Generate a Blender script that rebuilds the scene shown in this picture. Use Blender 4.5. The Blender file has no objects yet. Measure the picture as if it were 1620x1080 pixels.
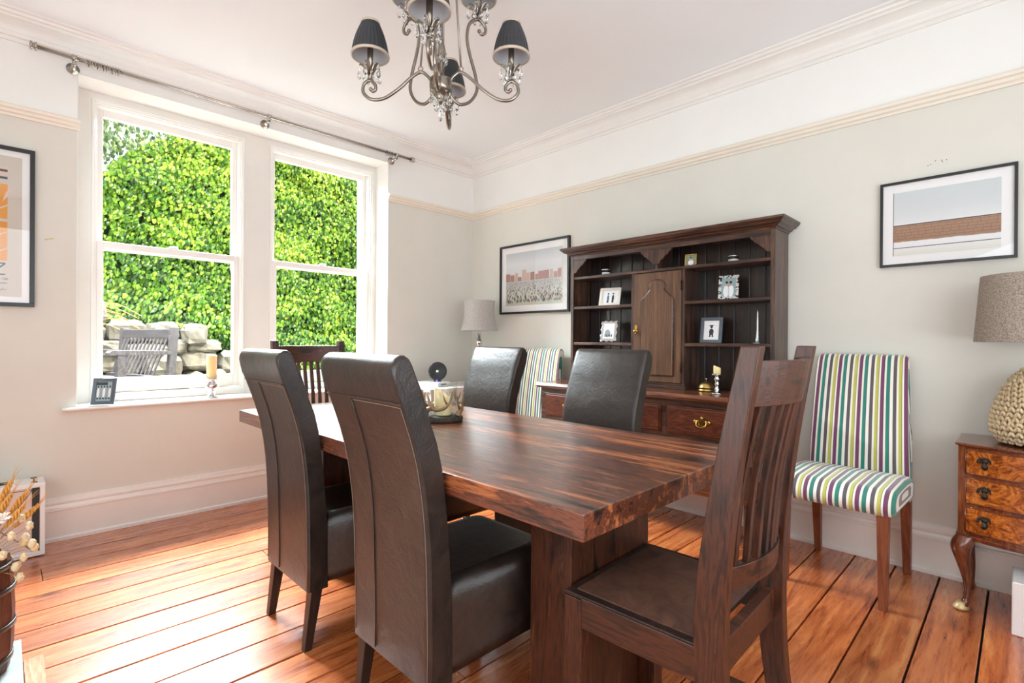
import bpy, bmesh, math, random
from mathutils import Vector, Matrix, noise
from math import pi, sin, cos, radians as R

# ------------------------------------------------------------ camera
sc = bpy.context.scene
COL = sc.collection
CAMPOS = Vector((3.777, -3.226, 1.12))
yaw, pitch, roll = R(135.019), R(-0.085), R(0.372)
fw = Vector((cos(yaw)*cos(pitch), sin(yaw)*cos(pitch), sin(pitch)))
r0 = Vector((sin(yaw), -cos(yaw), 0)); u0 = r0.cross(fw)
rr = r0*cos(roll)+u0*sin(roll); uu = -r0*sin(roll)+u0*cos(roll)
cd = bpy.data.cameras.new('camera'); cam = bpy.data.objects.new('camera', cd); COL.objects.link(cam)
m = Matrix.Identity(4)
for i in range(3):
    m[i][0] = rr[i]; m[i][1] = uu[i]; m[i][2] = -fw[i]; m[i][3] = CAMPOS[i]
cam.matrix_world = m
cd.sensor_width = 36; cd.lens = 17.944; cd.clip_start = .02; cd.clip_end = 200
sc.camera = cam

# ------------------------------------------------------------ world, sun, large lights, exposure
W = bpy.data.worlds.new('sky'); sc.world = W; W.use_nodes = True
bg = W.node_tree.nodes['Background']
bg.inputs[0].default_value = (.86, .93, 1, 1); bg.inputs[1].default_value = 1.5
def light(name, kind, loc, direction, energy, color=(1, 1, 1), **k):
    l = bpy.data.lights.new(name, kind); l.energy = energy; l.color = color
    for a, b in k.items(): setattr(l, a, b)
    o = bpy.data.objects.new(name, l); COL.objects.link(o); o.location = loc
    o.rotation_euler = Vector(direction).to_track_quat('-Z', 'Y').to_euler()
    return o
light('sun', 'SUN', (3, 1, 9), (-.58, -.42, -.70), 5.8, (1, .96, .86), angle=R(1.5))
light('window_sky_light', 'AREA', (-2.3, -1.75, 3.85), (1, -.02, -.52), 2100, (.86, .945, 1), shape='RECTANGLE', size=3.2, size_y=1.1)
light('right_fill_light', 'AREA', (4.8, -2.2, 1.55), (-1, .12, .22), 52, (.85, .935, 1), shape='RECTANGLE', size=2.6, size_y=1.8)  # added fill lamp by the unseen right wall, no window built there
light('front_fill_light', 'AREA', (3.0, -4.2, 1.5), (-.1, 1, .25), 40, (.85, .935, 1), shape='RECTANGLE', size=2.4, size_y=1.9)  # second invented fill, inside the unseen front wall; no door is modelled
vs = sc.view_settings
vs.view_transform = 'Standard'; vs.look = 'None'; vs.gamma = 1; vs.use_curve_mapping = False
vs.exposure = 0.42
sc.cycles.use_denoising = True
sc.cycles.max_bounces = 9; sc.cycles.diffuse_bounces = 5; sc.cycles.glossy_bounces = 4
sc.cycles.transparent_max_bounces = 24; sc.cycles.transmission_bounces = 8
sc.cycles.sample_clamp_indirect = 6; sc.cycles.caustics_reflective = False; sc.cycles.caustics_refractive = False

# ------------------------------------------------------------ helpers
rnd = random.Random(7)
class MB:
    def __init__(s): s.v = []; s.f = []; s.m = []; s.sm = []
    def add(s, vs_, fs, mi=0, smooth=False, M=None):
        b = len(s.v)
        for p in vs_:
            p = Vector(p); s.v.append(M @ p if M is not None else p)
        for f in fs: s.f.append([b+i for i in f]); s.m.append(mi); s.sm.append(smooth)
        return s
    def box(s, x0, x1, y0, y1, z0, z1, mi=0, M=None):
        v = [(x, y, z) for z in (z0, z1) for y in (y0, y1) for x in (x0, x1)]
        return s.add(v, [(0, 2, 3, 1), (4, 5, 7, 6), (0, 1, 5, 4), (2, 6, 7, 3), (0, 4, 6, 2), (1, 3, 7, 5)], mi, False, M)
    def loft(s, rings, mi=0, smooth=True, caps=True, closed=True, M=None):
        n = len(rings[0]); v = [p for r_ in rings for p in r_]; f = []
        for i in range(len(rings)-1):
            for j in range(n if closed else n-1):
                k = (j+1) % n
                f.append((i*n+j, i*n+k, (i+1)*n+k, (i+1)*n+j))
        s.add(v, f, mi, smooth, M)
        if caps:
            b = len(s.v)-len(v)
            s.f.append([b+i for i in range(n)][::-1]); s.m.append(mi); s.sm.append(False)
            s.f.append([b+len(v)-n+i for i in range(n)]); s.m.append(mi); s.sm.append(False)
        return s
    def tube(s, pts, rad, n=10, mi=0, M=None, flat=1.0):
        pts = [Vector(p) for p in pts]; rings = []; up = None
        for i, p in enumerate(pts):
            t = (pts[min(i+1, len(pts)-1)]-pts[max(i-1, 0)]).normalized()
            if up is None: up = t.orthogonal().normalized()
            up = (up-t*up.dot(t)).normalized(); w = t.cross(up)
            r_ = rad[i] if isinstance(rad, (list, tuple)) else rad
            rings.append([p+up*cos(2*pi*k/n)*r_+w*sin(2*pi*k/n)*r_*flat for k in range(n)])
        return s.loft(rings, mi, True, True, True, M)
    def lathe(s, prof, c=(0, 0, 0), n=24, mi=0, M=None, caps=True, smooth=True):
        c = Vector(c)
        rings = [[c+Vector((r_*cos(2*pi*k/n), r_*sin(2*pi*k/n), z)) for k in range(n)] for r_, z in prof]
        return s.loft(rings, mi, smooth, caps, True, M)
    def prism(s, poly, a, b, axis='x', mi=0, M=None, smooth=False):
        def P(u, w, t):
            return {'x': (t, u, w), 'y': (u, t, w), 'z': (u, w, t)}[axis]
        return s.loft([[P(u, w, a) for u, w in poly], [P(u, w, b) for u, w in poly]], mi, smooth, True, True, M)
    def sphere(s, c, r_, n=10, mi=0, sc_=(1, 1, 1), M=None):
        c = Vector(c)
        rings = []
        for i in range(n+1):
            a = pi*i/n; q = max(sin(a), .02)
            rings.append([c+Vector((r_*q*cos(2*pi*k/(2*n))*sc_[0], r_*q*sin(2*pi*k/(2*n))*sc_[1], -r_*cos(a)*sc_[2])) for k in range(2*n)])
        return s.loft(rings, mi, True, True, True, M)
    def build(s, name, mats, parent=None, bevel=0, seg=2, loc=None, rotz=0, autosm=False):
        me = bpy.data.meshes.new(name); me.from_pydata([tuple(p) for p in s.v], [], s.f)
        if not isinstance(mats, (list, tuple)): mats = [mats]
        for q in mats: me.materials.append(q)
        me.polygons.foreach_set('material_index', s.m); me.polygons.foreach_set('use_smooth', s.sm)
        bm = bmesh.new(); bm.from_mesh(me); bmesh.ops.recalc_face_normals(bm, faces=bm.faces); bm.to_mesh(me); bm.free()
        me.update()
        o = bpy.data.objects.new(name, me); COL.objects.link(o)
        if parent is not None: o.parent = parent
        if loc is not None: o.location = loc
        o.rotation_euler[2] = rotz
        if bevel:
            b = o.modifiers.new('bevel', 'BEVEL'); b.width = bevel; b.segments = seg; b.limit_method = 'ANGLE'; b.angle_limit = R(35)
            b.harden_normals = False
        return o
def tag(o, label=None, cat=None, group=None, kind=None):
    if label: o['label'] = label
    if cat: o['category'] = cat
    if group: o['group'] = group
    if kind: o['kind'] = kind
    return o
def empty(name, loc=(0, 0, 0), rz=0, label=None, cat=None, group=None, kind=None):
    o = bpy.data.objects.new(name, None); COL.objects.link(o); o.location = loc; o.rotation_euler[2] = rz; o.empty_display_size = .1
    return tag(o, label, cat, group, kind)
def kids(o): return [c for c in bpy.data.objects if c.parent == o]
def copy_tree(o, parent=None):
    ks = kids(o); c = o.copy(); COL.objects.link(c)
    if parent is not None: c.parent = parent
    for k in ks: copy_tree(k, c)
    return c
def curve(pts, n=8):
    pts = [Vector(p) for p in pts]; out = []
    for i in range(len(pts)-1):
        p0 = pts[max(i-1, 0)]; p1 = pts[i]; p2 = pts[i+1]; p3 = pts[min(i+2, len(pts)-1)]
        for k in range(n):
            t = k/n
            out.append(.5*((2*p1)+(p2-p0)*t+(2*p0-5*p1+4*p2-p3)*t*t+(3*p1-p0-3*p2+p3)*t**3))
    out.append(pts[-1]); return out

# ------------------------------------------------------------ materials
def newmat(name):
    mt = bpy.data.materials.new(name); mt.use_nodes = True
    nt = mt.node_tree; return mt, nt, nt.nodes['Principled BSDF']
def lin(c):
    return tuple(((v/255)/12.92 if v <= 10 else (((v/255)+.055)/1.055)**2.4) for v in c)+(1,)
def N(nt, t, **k):
    n = nt.nodes.new(t)
    for a, b in k.items():
        if a in n.inputs.keys() if hasattr(n.inputs, 'keys') else False: n.inputs[a].default_value = b
        else: setattr(n, a, b)
    return n
def ramp(nt, stops):
    r_ = nt.nodes.new('ShaderNodeValToRGB'); e = r_.color_ramp.elements
    e[0].position = stops[0][0]; e[0].color = stops[0][1]; e[1].position = stops[-1][0]; e[1].color = stops[-1][1]
    for p, c in stops[1:-1]:
        q = e.new(p); q.color = c
    return r_
def coords(nt, scale=(1, 1, 1), kind='Object', loc=(0, 0, 0)):
    tc = nt.nodes.new('ShaderNodeTexCoord'); mp = nt.nodes.new('ShaderNodeMapping')
    mp.inputs['Scale'].default_value = scale; mp.inputs['Location'].default_value = loc
    nt.links.new(tc.outputs[kind], mp.inputs[0]); return mp
def noisetex(nt, vec, scale, detail=5, rough=.6, dist=0):
    n = nt.nodes.new('ShaderNodeTexNoise'); n.inputs['Scale'].default_value = scale
    n.inputs['Detail'].default_value = detail; n.inputs['Roughness'].default_value = rough; n.inputs['Distortion'].default_value = dist
    nt.links.new(vec.outputs[0], n.inputs['Vector']); return n
def bump(nt, h, bs, strength=.2, dist=.01):
    b = nt.nodes.new('ShaderNodeBump'); b.inputs['Strength'].default_value = strength; b.inputs['Distance'].default_value = dist
    nt.links.new(h, b.inputs['Height']); nt.links.new(b.outputs[0], bs.inputs['Normal']); return b
def plain(name, c, rough=.5, metal=0, spec=.5, nscale=0, namt=.06, bmp=0, coat=0):
    mt, nt, bs = newmat(name); col = lin(c)
    bs.inputs['Base Color'].default_value = col; bs.inputs['Roughness'].default_value = rough
    bs.inputs['Metallic'].default_value = metal; bs.inputs['Specular IOR Level'].default_value = spec
    bs.inputs['Coat Weight'].default_value = coat; bs.inputs['Coat Roughness'].default_value = .12
    if nscale:
        mp = coords(nt); n = noisetex(nt, mp, nscale)
        lo = tuple(v*(1-namt) for v in col[:3])+(1,); hi = tuple(min(1, v*(1+namt)) for v in col[:3])+(1,)
        rp = ramp(nt, [(.3, lo), (.7, hi)]); nt.links.new(n.outputs['Fac'], rp.inputs[0]); nt.links.new(rp.outputs[0], bs.inputs['Base Color'])
        if bmp: bump(nt, n.outputs['Fac'], bs, bmp, .003)
    return mt
def wood(name, cols, axis='x', s=1.0, rough=.3, stretch=14, coat=0, dist=1.5, bmp=.05, fine=.35, spec=.5, fig=3.2):
    mt, nt, bs = newmat(name)
    sv = {'x': (1/stretch*4, 4, 4), 'y': (4, 1/stretch*4, 4), 'z': (4, 4, 1/stretch*4)}[axis]
    mp = coords(nt, tuple(v*s for v in sv))
    inf = nt.nodes.new('ShaderNodeObjectInfo')
    ad = nt.nodes.new('ShaderNodeVectorMath'); ad.operation = 'ADD'
    mu = nt.nodes.new('ShaderNodeVectorMath'); mu.operation = 'SCALE'; mu.inputs[0].default_value = (7, 11, 5)
    nt.links.new(inf.outputs['Random'], mu.inputs['Scale']); nt.links.new(mp.outputs[0], ad.inputs[0]); nt.links.new(mu.outputs[0], ad.inputs[1])
    n1 = noisetex(nt, ad, fig, 3, .55, dist); n2 = noisetex(nt, ad, 22, 6, .7, .3)
    mx = nt.nodes.new('ShaderNodeMix'); mx.data_type = 'FLOAT'; mx.inputs[0].default_value = fine
    nt.links.new(n1.outputs['Fac'], mx.inputs[2]); nt.links.new(n2.outputs['Fac'], mx.inputs[3])
    k = len(cols); rp = ramp(nt, [(.37+.27*i/(k-1), lin(c)) for i, c in enumerate(cols)])
    nt.links.new(mx.outputs[0], rp.inputs[0]); nt.links.new(rp.outputs[0], bs.inputs['Base Color'])
    bs.inputs['Roughness'].default_value = rough; bs.inputs['Coat Weight'].default_value = coat; bs.inputs['Coat Roughness'].default_value = .15
    bs.inputs['Specular IOR Level'].default_value = spec
    bump(nt, n2.outputs['Fac'], bs, bmp, .002)
    return mt
M = {}
M['wall'] = plain('painted_wall_stone_white', (224, 222, 213), .85, nscale=3, namt=.025)
M['wall_top'] = plain('painted_wall_white', (243, 243, 240), .85, nscale=3, namt=.015)
M['ceiling'] = plain('ceiling_paint', (244, 247, 250), .9, nscale=2, namt=.01)
M['trim'] = plain('gloss_white_trim', (240, 238, 234), .35, nscale=6, namt=.02)
M['rail'] = plain('cream_picture_rail', (238, 229, 214), .4, nscale=6, namt=.02)
M['base'] = plain('skirting_paint', (240, 235, 229), .3, nscale=8, namt=.02)
M['panel'] = plain('window_panel_paint', (232, 230, 224), .45, nscale=6, namt=.02)
M['black'] = plain('black_frame', (24, 24, 25), .35)
M['darkgap'] = plain('gap_dark', (18, 12, 9), .9)
M['mount'] = plain('white_mount', (246, 245, 245), .8)
M['steel'] = plain('brushed_nickel', (176, 170, 162), .25, metal=1)
M['iron'] = plain('dull_iron_hoop', (96, 94, 92), .4, metal=.9, nscale=20, namt=.2)
M['pewter'] = plain('aged_nickel', (150, 141, 130), .28, metal=1, nscale=20, namt=.1)
M['chrome'] = plain('chrome', (226, 226, 228), .06, metal=1)
M['brass'] = plain('brass', (214, 178, 98), .25, metal=1, nscale=30, namt=.12)
M['brassdull'] = plain('dull_brass', (200, 168, 104), .35, metal=1)
M['scuffed'] = plain('scuffed_pale_brass', (214, 190, 142), .5, metal=.5, nscale=60, namt=.3)
M['darkbrass'] = plain('dark_bronze', (52, 46, 40), .4, metal=.8)
M['wax'] = plain('candle_wax', (250, 226, 168), .5, nscale=6, namt=.04)
M['wax'].node_tree.nodes['Principled BSDF'].inputs['Subsurface Weight'].default_value = .25
M['white_lac'] = plain('white_lacquer', (238, 238, 238), .3)
M['silver'] = plain('silver_frame', (205, 206, 208), .22, metal=.9)
M['slate'] = plain('slate_frame', (84, 92, 102), .4, nscale=30, namt=.15)
M['paper'] = plain('print_paper', (236, 236, 232), .6)
M['ink'] = plain('print_ink', (46, 46, 50), .6)
M['stitch'] = plain('pale_stitching', (132, 112, 98), .6)
M['rope'] = plain('jute_rope', (206, 184, 148), .85, nscale=90, namt=.3, bmp=.5)
M['antler'] = plain('antler_bronze', (128, 106, 78), .4, metal=.35, nscale=40, namt=.25, bmp=.3)
M['bark'] = plain('dark_bark', (52, 44, 34), .8, nscale=60, namt=.5, bmp=.5)
M['hearth'] = plain('slate_hearth', (150, 158, 154), .5, nscale=14, namt=.1)
M['cord'] = plain('black_cord', (28, 26, 26), .5)

def m_floor():
    mt, nt, bs = newmat('old_pine_boards')
    at = nt.nodes.new('ShaderNodeAttribute'); at.attribute_name = 'plank'
    mp = coords(nt, (14, 1.1, 1)); ad = nt.nodes.new('ShaderNodeVectorMath'); ad.operation = 'ADD'
    mu = nt.nodes.new('ShaderNodeVectorMath'); mu.operation = 'SCALE'; mu.inputs[0].default_value = (3, 17, 9)
    nt.links.new(at.outputs['Fac'], mu.inputs['Scale']); nt.links.new(mp.outputs[0], ad.inputs[0]); nt.links.new(mu.outputs[0], ad.inputs[1])
    n1 = noisetex(nt, ad, 1.1, 5, .6, 1.6); n2 = noisetex(nt, ad, 7, 6, .75, .4)
    mx = nt.nodes.new('ShaderNodeMix'); mx.data_type = 'FLOAT'; mx.inputs[0].default_value = .34
    nt.links.new(n1.outputs['Fac'], mx.inputs[2]); nt.links.new(n2.outputs['Fac'], mx.inputs[3])
    rp = ramp(nt, [(.36, lin((116, 52, 26))), (.45, lin((168, 88, 47))), (.56, lin((194, 113, 64))), (.68, lin((214, 148, 90)))])
    nt.links.new(mx.outputs[0], rp.inputs[0])
    # knots
    mk = coords(nt, (5.2, 2.0, 1)); ak = nt.nodes.new('ShaderNodeVectorMath'); ak.operation = 'ADD'
    nt.links.new(mk.outputs[0], ak.inputs[0]); nt.links.new(mu.outputs[0], ak.inputs[1])
    vo = nt.nodes.new('ShaderNodeTexVoronoi'); vo.inputs['Scale'].default_value = 1.15; nt.links.new(ak.outputs[0], vo.inputs['Vector'])
    kr = ramp(nt, [(.045, (0, 0, 0, 1)), (.09, (.45, .45, .45, 1)), (.17, (1, 1, 1, 1))]); nt.links.new(vo.outputs['Distance'], kr.inputs[0])
    m1 = nt.nodes.new('ShaderNodeMix'); m1.data_type = 'RGBA'; m1.inputs[6].default_value = lin((70, 34, 20))
    nt.links.new(kr.outputs[0], m1.inputs[0]); nt.links.new(rp.outputs[0], m1.inputs[7])
    # plank tint
    hs = nt.nodes.new('ShaderNodeHueSaturation'); hs.inputs['Saturation'].default_value = 1.01
    mr = nt.nodes.new('ShaderNodeMapRange'); mr.inputs['To Min'].default_value = .8; mr.inputs['To Max'].default_value = 1.18
    nt.links.new(at.outputs['Fac'], mr.inputs[0]); nt.links.new(mr.outputs[0], hs.inputs['Value']); nt.links.new(m1.outputs[2], hs.inputs['Color'])
    nt.links.new(hs.outputs[0], bs.inputs['Base Color'])
    rr_ = nt.nodes.new('ShaderNodeMapRange'); rr_.inputs['To Min'].default_value = .2; rr_.inputs['To Max'].default_value = .36
    nt.links.new(n2.outputs['Fac'], rr_.inputs[0]); nt.links.new(rr_.outputs[0], bs.inputs['Roughness'])
    bs.inputs['Coat Weight'].default_value = .8; bs.inputs['Coat Roughness'].default_value = .26
    bump(nt, n2.outputs['Fac'], bs, .12, .002)
    return mt
M['floor'] = m_floor()

def m_table():
    mt, nt, bs = newmat('sheesham_top')
    tc = nt.nodes.new('ShaderNodeTexCoord'); sx = nt.nodes.new('ShaderNodeSeparateXYZ'); nt.links.new(tc.outputs['Object'], sx.inputs[0])
    # staves run along x, about 9 cm wide
    dv = nt.nodes.new('ShaderNodeMath'); dv.operation = 'MULTIPLY'; dv.inputs[1].default_value = 9.5; nt.links.new(sx.outputs['Y'], dv.inputs[0])
    fl = nt.nodes.new('ShaderNodeMath'); fl.operation = 'FLOOR'; nt.links.new(dv.outputs[0], fl.inputs[0])
    wn = nt.nodes.new('ShaderNodeTexWhiteNoise'); wn.noise_dimensions = '1D'; nt.links.new(fl.outputs[0], wn.inputs['W'])
    mp = coords(nt, (.75, 7, 7)); ad = nt.nodes.new('ShaderNodeVectorMath'); ad.operation = 'ADD'
    mu = nt.nodes.new('ShaderNodeVectorMath'); mu.operation = 'SCALE'; mu.inputs[0].default_value = (13, 5, 9)
    nt.links.new(wn.outputs['Value'], mu.inputs['Scale']); nt.links.new(mp.outputs[0], ad.inputs[0]); nt.links.new(mu.outputs[0], ad.inputs[1])
    n1 = noisetex(nt, ad, 1.5, 5, .62, 2.2); n2 = noisetex(nt, ad, 14, 5, .7, .3)
    mx = nt.nodes.new('ShaderNodeMix'); mx.data_type = 'FLOAT'; mx.inputs[0].default_value = .3
    nt.links.new(n1.outputs['Fac'], mx.inputs[2]); nt.links.new(n2.outputs['Fac'], mx.inputs[3])
    rp = ramp(nt, [(.38, lin((26, 16, 14))), (.44, lin((70, 38, 26))), (.48, lin((120, 62, 38))), (.52, lin((70, 40, 30))), (.56, lin((146, 80, 46))), (.63, lin((186, 116, 68)))])
    nt.links.new(mx.outputs[0], rp.inputs[0])
    hs = nt.nodes.new('ShaderNodeHueSaturation')
    mr = nt.nodes.new('ShaderNodeMapRange'); mr.inputs['To Min'].default_value = .62; mr.inputs['To Max'].default_value = 1.3
    nt.links.new(wn.outputs['Value'], mr.inputs[0]); nt.links.new(mr.outputs[0], hs.inputs['Value']); nt.links.new(rp.outputs[0], hs.inputs['Color'])
    nt.links.new(hs.outputs[0], bs.inputs['Base Color'])
    bs.inputs['Roughness'].default_value = .32; bs.inputs['Coat Weight'].default_value = .7; bs.inputs['Coat Roughness'].default_value = .22
    bump(nt, n2.outputs['Fac'], bs, .06, .002)
    return mt
M['tabletop'] = m_table()
SH = [(20, 9, 6), (48, 23, 12), (78, 39, 21), (46, 23, 13), (98, 53, 29)]
M['sheesham_z'] = wood('sheesham_upright', SH, 'z', 1.3, .4, 10, .08, 2.2)
M['sheesham_x'] = wood('sheesham_rail', SH, 'x', 1.3, .4, 10, .08, 2.2)
M['sheesham_y'] = wood('sheesham_cross', SH, 'y', 1.3, .4, 10, .08, 2.2)
OK_ = [(36, 23, 18), (58, 37, 28), (82, 55, 41), (106, 74, 56)]
M['oak_x'] = wood('dark_oak_long', OK_, 'x', 2.2, .35, 12, .15)
M['oak_z'] = wood('dark_oak_upright', OK_, 'z', 2.2, .35, 12, .15)
M['oak_top'] = wood('oak_worktop', [(70, 36, 22), (102, 56, 34), (134, 78, 48)], 'x', 2, .25, 12, .3)
M['oak_drawer'] = wood('oak_drawer_front', [(58, 28, 20), (84, 42, 28), (112, 60, 38)], 'x', 3, .3, 5, .3, 2.5)
M['oak_back'] = wood('dark_back_boards', [(26, 17, 15), (38, 26, 22), (52, 36, 30)], 'z', 2, .3, 10, .2)
M['oak_door'] = wood('oak_door_face', [(80, 55, 40), (98, 69, 50), (118, 86, 61)], 'z', 2.5, .35, 16, .15)
M['legwood'] = wood('chair_leg_brown', [(96, 48, 30), (122, 66, 42), (146, 84, 54)], 'z', 3, .35, 12)
M['espresso'] = wood('espresso_leg', [(30, 22, 20), (44, 32, 28), (60, 44, 38)], 'z', 3, .35, 12)
M['walnut_burr'] = None
M['cabriole'] = wood('cabriole_walnut', [(74, 34, 18), (104, 50, 26), (132, 68, 36)], 'z', 3, .2, 8, .5)
M['walnut_side'] = wood('walnut_case', [(86, 40, 20), (122, 62, 30), (150, 82, 40)], 'z', 3, .25, 8, .4)
M['barrel'] = wood('barrel_staves', [(44, 20, 12), (84, 38, 22), (116, 56, 32)], 'z', 3, .5, 10)
M['bench'] = wood('weathered_teak', [(62, 56, 57), (80, 73, 74), (98, 90, 90)], 'x', 3, .7, 10)
M['stretch_table'] = wood('painted_side_table', [(214, 206, 202), (226, 220, 216)], 'x', 2, .5, 10)

def m_leather(name='black_brown_leather', base=((26, 20, 18), (50, 38, 32)), rough=.32):
    mt, nt, bs = newmat(name)
    mp = coords(nt); n = noisetex(nt, mp, 14, 7, .68, 1.0); n2 = noisetex(nt, mp, 260, 3, .6)
    rp = ramp(nt, [(.35, lin(base[0])), (.7, lin(base[1]))]); nt.links.new(n.outputs['Fac'], rp.inputs[0]); nt.links.new(rp.outputs[0], bs.inputs['Base Color'])
    bs.inputs['Roughness'].default_value = rough; bs.inputs['Specular IOR Level'].default_value = .6
    mx = nt.nodes.new('ShaderNodeMix'); mx.data_type = 'FLOAT'; mx.inputs[0].default_value = .22
    nt.links.new(n.outputs['Fac'], mx.inputs[2]); nt.links.new(n2.outputs['Fac'], mx.inputs[3])
    bump(nt, mx.outputs[0], bs, .4, .008)
    return mt
M['leather'] = m_leather()
M['suede'] = m_leather('brown_suede', ((66, 38, 25), (104, 66, 46)), .7)

def m_stripes():
    mt, nt, bs = newmat('striped_velvet')
    at = nt.nodes.new('ShaderNodeAttribute'); at.attribute_name = 'stripe'
    ml = nt.nodes.new('ShaderNodeMath'); ml.operation = 'MULTIPLY_ADD'; ml.inputs[1].default_value = 1/.1005; ml.inputs[2].default_value = 10.03; nt.links.new(at.outputs['Fac'], ml.inputs[0])
    fr = nt.nodes.new('ShaderNodeMath'); fr.operation = 'FRACT'; nt.links.new(ml.outputs[0], fr.inputs[0])
    seq = [((112, 52, 92), .14), ((62, 56, 58), .02), ((232, 230, 216), .09), ((30, 124, 108), .14), ((58, 60, 56), .02), ((236, 234, 224), .13), ((88, 78, 82), .13), ((56, 50, 54), .02), ((234, 232, 218), .09), ((190, 186, 84), .12), ((74, 70, 62), .02), ((236, 234, 222), .08)]
    rp = nt.nodes.new('ShaderNodeValToRGB'); rp.color_ramp.interpolation = 'CONSTANT'
    e = rp.color_ramp.elements; p = 0
    for i, (c, w_) in enumerate(seq):
        if i == 0: e[0].position = 0; e[0].color = lin(c)
        elif i == 1: e[1].position = p; e[1].color = lin(c)
        else: q = e.new(min(p, .999)); q.color = lin(c)
        p += w_
    nt.links.new(fr.outputs[0], rp.inputs[0]); nt.links.new(rp.outputs[0], bs.inputs['Base Color'])
    bs.inputs['Roughness'].default_value = .6; bs.inputs['Sheen Weight'].default_value = .4
    mp = coords(nt, (60, 60, 240)); n = noisetex(nt, mp, 3, 3, .6); bump(nt, n.outputs['Fac'], bs, .25, .002)
    return mt
M['stripes'] = m_stripes()
def m_linen(name, a, b, sc_=220):
    mt, nt, bs = newmat(name)
    mp = coords(nt, (1, 1, 1)); n = noisetex(nt, mp, sc_, 2, .9)
    rp = ramp(nt, [(.36, lin(a)), (.64, lin(b))]); nt.links.new(n.outputs['Fac'], rp.inputs[0]); nt.links.new(rp.outputs[0], bs.inputs['Base Color'])
    bs.inputs['Roughness'].default_value = .85; bump(nt, n.outputs['Fac'], bs, .3, .002)
    return mt
M['linen'] = m_linen('tweed_lampshade', (118, 104, 94), (186, 174, 162))
M['silk'] = m_linen('silver_silk_shade', (166, 162, 158), (190, 187, 183), 120)
M['pleat'] = plain('black_pleated_silk', (44, 46, 50), .5, nscale=30, namt=.15)
M['shade_in'] = plain('shade_lining', (196, 194, 196), .6)
M['shade_trim'] = plain('shade_braid', (196, 180, 162), .6)
def m_burr():
    mt, nt, bs = newmat('burr_walnut')
    mp = coords(nt); n = noisetex(nt, mp, 16, 8, .75, 3.5)
    rp = ramp(nt, [(.34, lin((72, 30, 10))), (.46, lin((138, 68, 22))), (.56, lin((186, 104, 38))), (.7, lin((214, 140, 60)))])
    nt.links.new(n.outputs['Fac'], rp.inputs[0]); nt.links.new(rp.outputs[0], bs.inputs['Base Color'])
    bs.inputs['Roughness'].default_value = .25; bs.inputs['Coat Weight'].default_value = .5; bs.inputs['Coat Roughness'].default_value = .12
    return mt
M['walnut_burr'] = m_burr()
def m_glass(name, tint=(1, 1, 1), refl=.05, rough=0):
    mt = bpy.data.materials.new(name); mt.use_nodes = True; nt = mt.node_tree; nt.nodes.clear()
    o = nt.nodes.new('ShaderNodeOutputMaterial'); t = nt.nodes.new('ShaderNodeBsdfTransparent'); g = nt.nodes.new('ShaderNodeBsdfGlossy')
    t.inputs[0].default_value = (*tint, 1); g.inputs['Roughness'].default_value = rough
    lw = nt.nodes.new('ShaderNodeLayerWeight'); lw.inputs[0].default_value = .5
    mr = nt.nodes.new('ShaderNodeMapRange'); mr.inputs['To Min'].default_value = refl; mr.inputs['To Max'].default_value = min(1, refl*4)
    pw = nt.nodes.new('ShaderNodeMath'); pw.operation = 'POWER'; pw.inputs[1].default_value = 3; nt.links.new(lw.outputs['Facing'], pw.inputs[0])
    nt.links.new(pw.outputs[0], mr.inputs[0])
    mx = nt.nodes.new('ShaderNodeMixShader'); nt.links.new(mr.outputs[0], mx.inputs[0]); nt.links.new(t.outputs[0], mx.inputs[1]); nt.links.new(g.outputs[0], mx.inputs[2])
    nt.links.new(mx.outputs[0], o.inputs[0]); return mt
M['pane'] = m_glass('window_glass', (.98, .99, .985), .006)
M['picglass'] = m_glass('picture_glass', (1, 1, 1), .03)
M['beaker'] = m_glass('hurricane_glass', (.96, .98, .98), .05)
def m_crystal():
    mt, nt, bs = newmat('cut_crystal')
    bs.inputs['Transmission Weight'].default_value = 1; bs.inputs['Roughness'].default_value = .02; bs.inputs['IOR'].default_value = 1.5
    bs.inputs['Base Color'].default_value = (.97, .98, .98, 1); return mt
M['crystal'] = m_crystal()

# ------------------------------------------------------------ room shell
H = 2.81; X1 = 4.9; Y1 = -4.3; RZ = 2.31
def split_wall(b, boxfn):
    pass
# left wall (window wall) with the recess opening y -2.93..-0.932, z .73..2.613 ; recess depth .2
OY0, OY1, OZ0, OZ1 = -2.93, -0.932, .729, 2.613
b = MB()
for (ya, yb, za, zb) in ((Y1, OY0, 0, RZ), (OY1, .15, 0, RZ), (OY0, OY1, 0, OZ0)): b.box(-.2, 0, ya, yb, za, zb, 0)
for (ya, yb, za, zb) in ((Y1, OY0, RZ, H+.1), (OY1, .15, RZ, H+.1), (OY0, OY1, OZ1, H+.1)): b.box(-.2, 0, ya, yb, za, zb, 1)
tag(b.build('wall_left', [M['wall'], M['wall_top']]), kind='structure')
b = MB().box(-.2, X1+.15, 0, .15, -.05, RZ, 0).box(-.2, X1+.15, 0, .15, RZ, H+.1, 1)
tag(b.build('wall_back', [M['wall'], M['wall_top']]), kind='structure')
tag(MB().box(X1, X1+.15, Y1, 0, 0, H+.1).build('wall_right', M['wall']), kind='structure')
tag(MB().box(-.2, X1+.15, Y1-.15, Y1, 0, H+.1).build('wall_front', M['wall']), kind='structure')
tag(MB().box(-.5, X1+.15, Y1-.15, .15, H, H+.15).build('ceiling', M['ceiling']), kind='structure')
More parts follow.
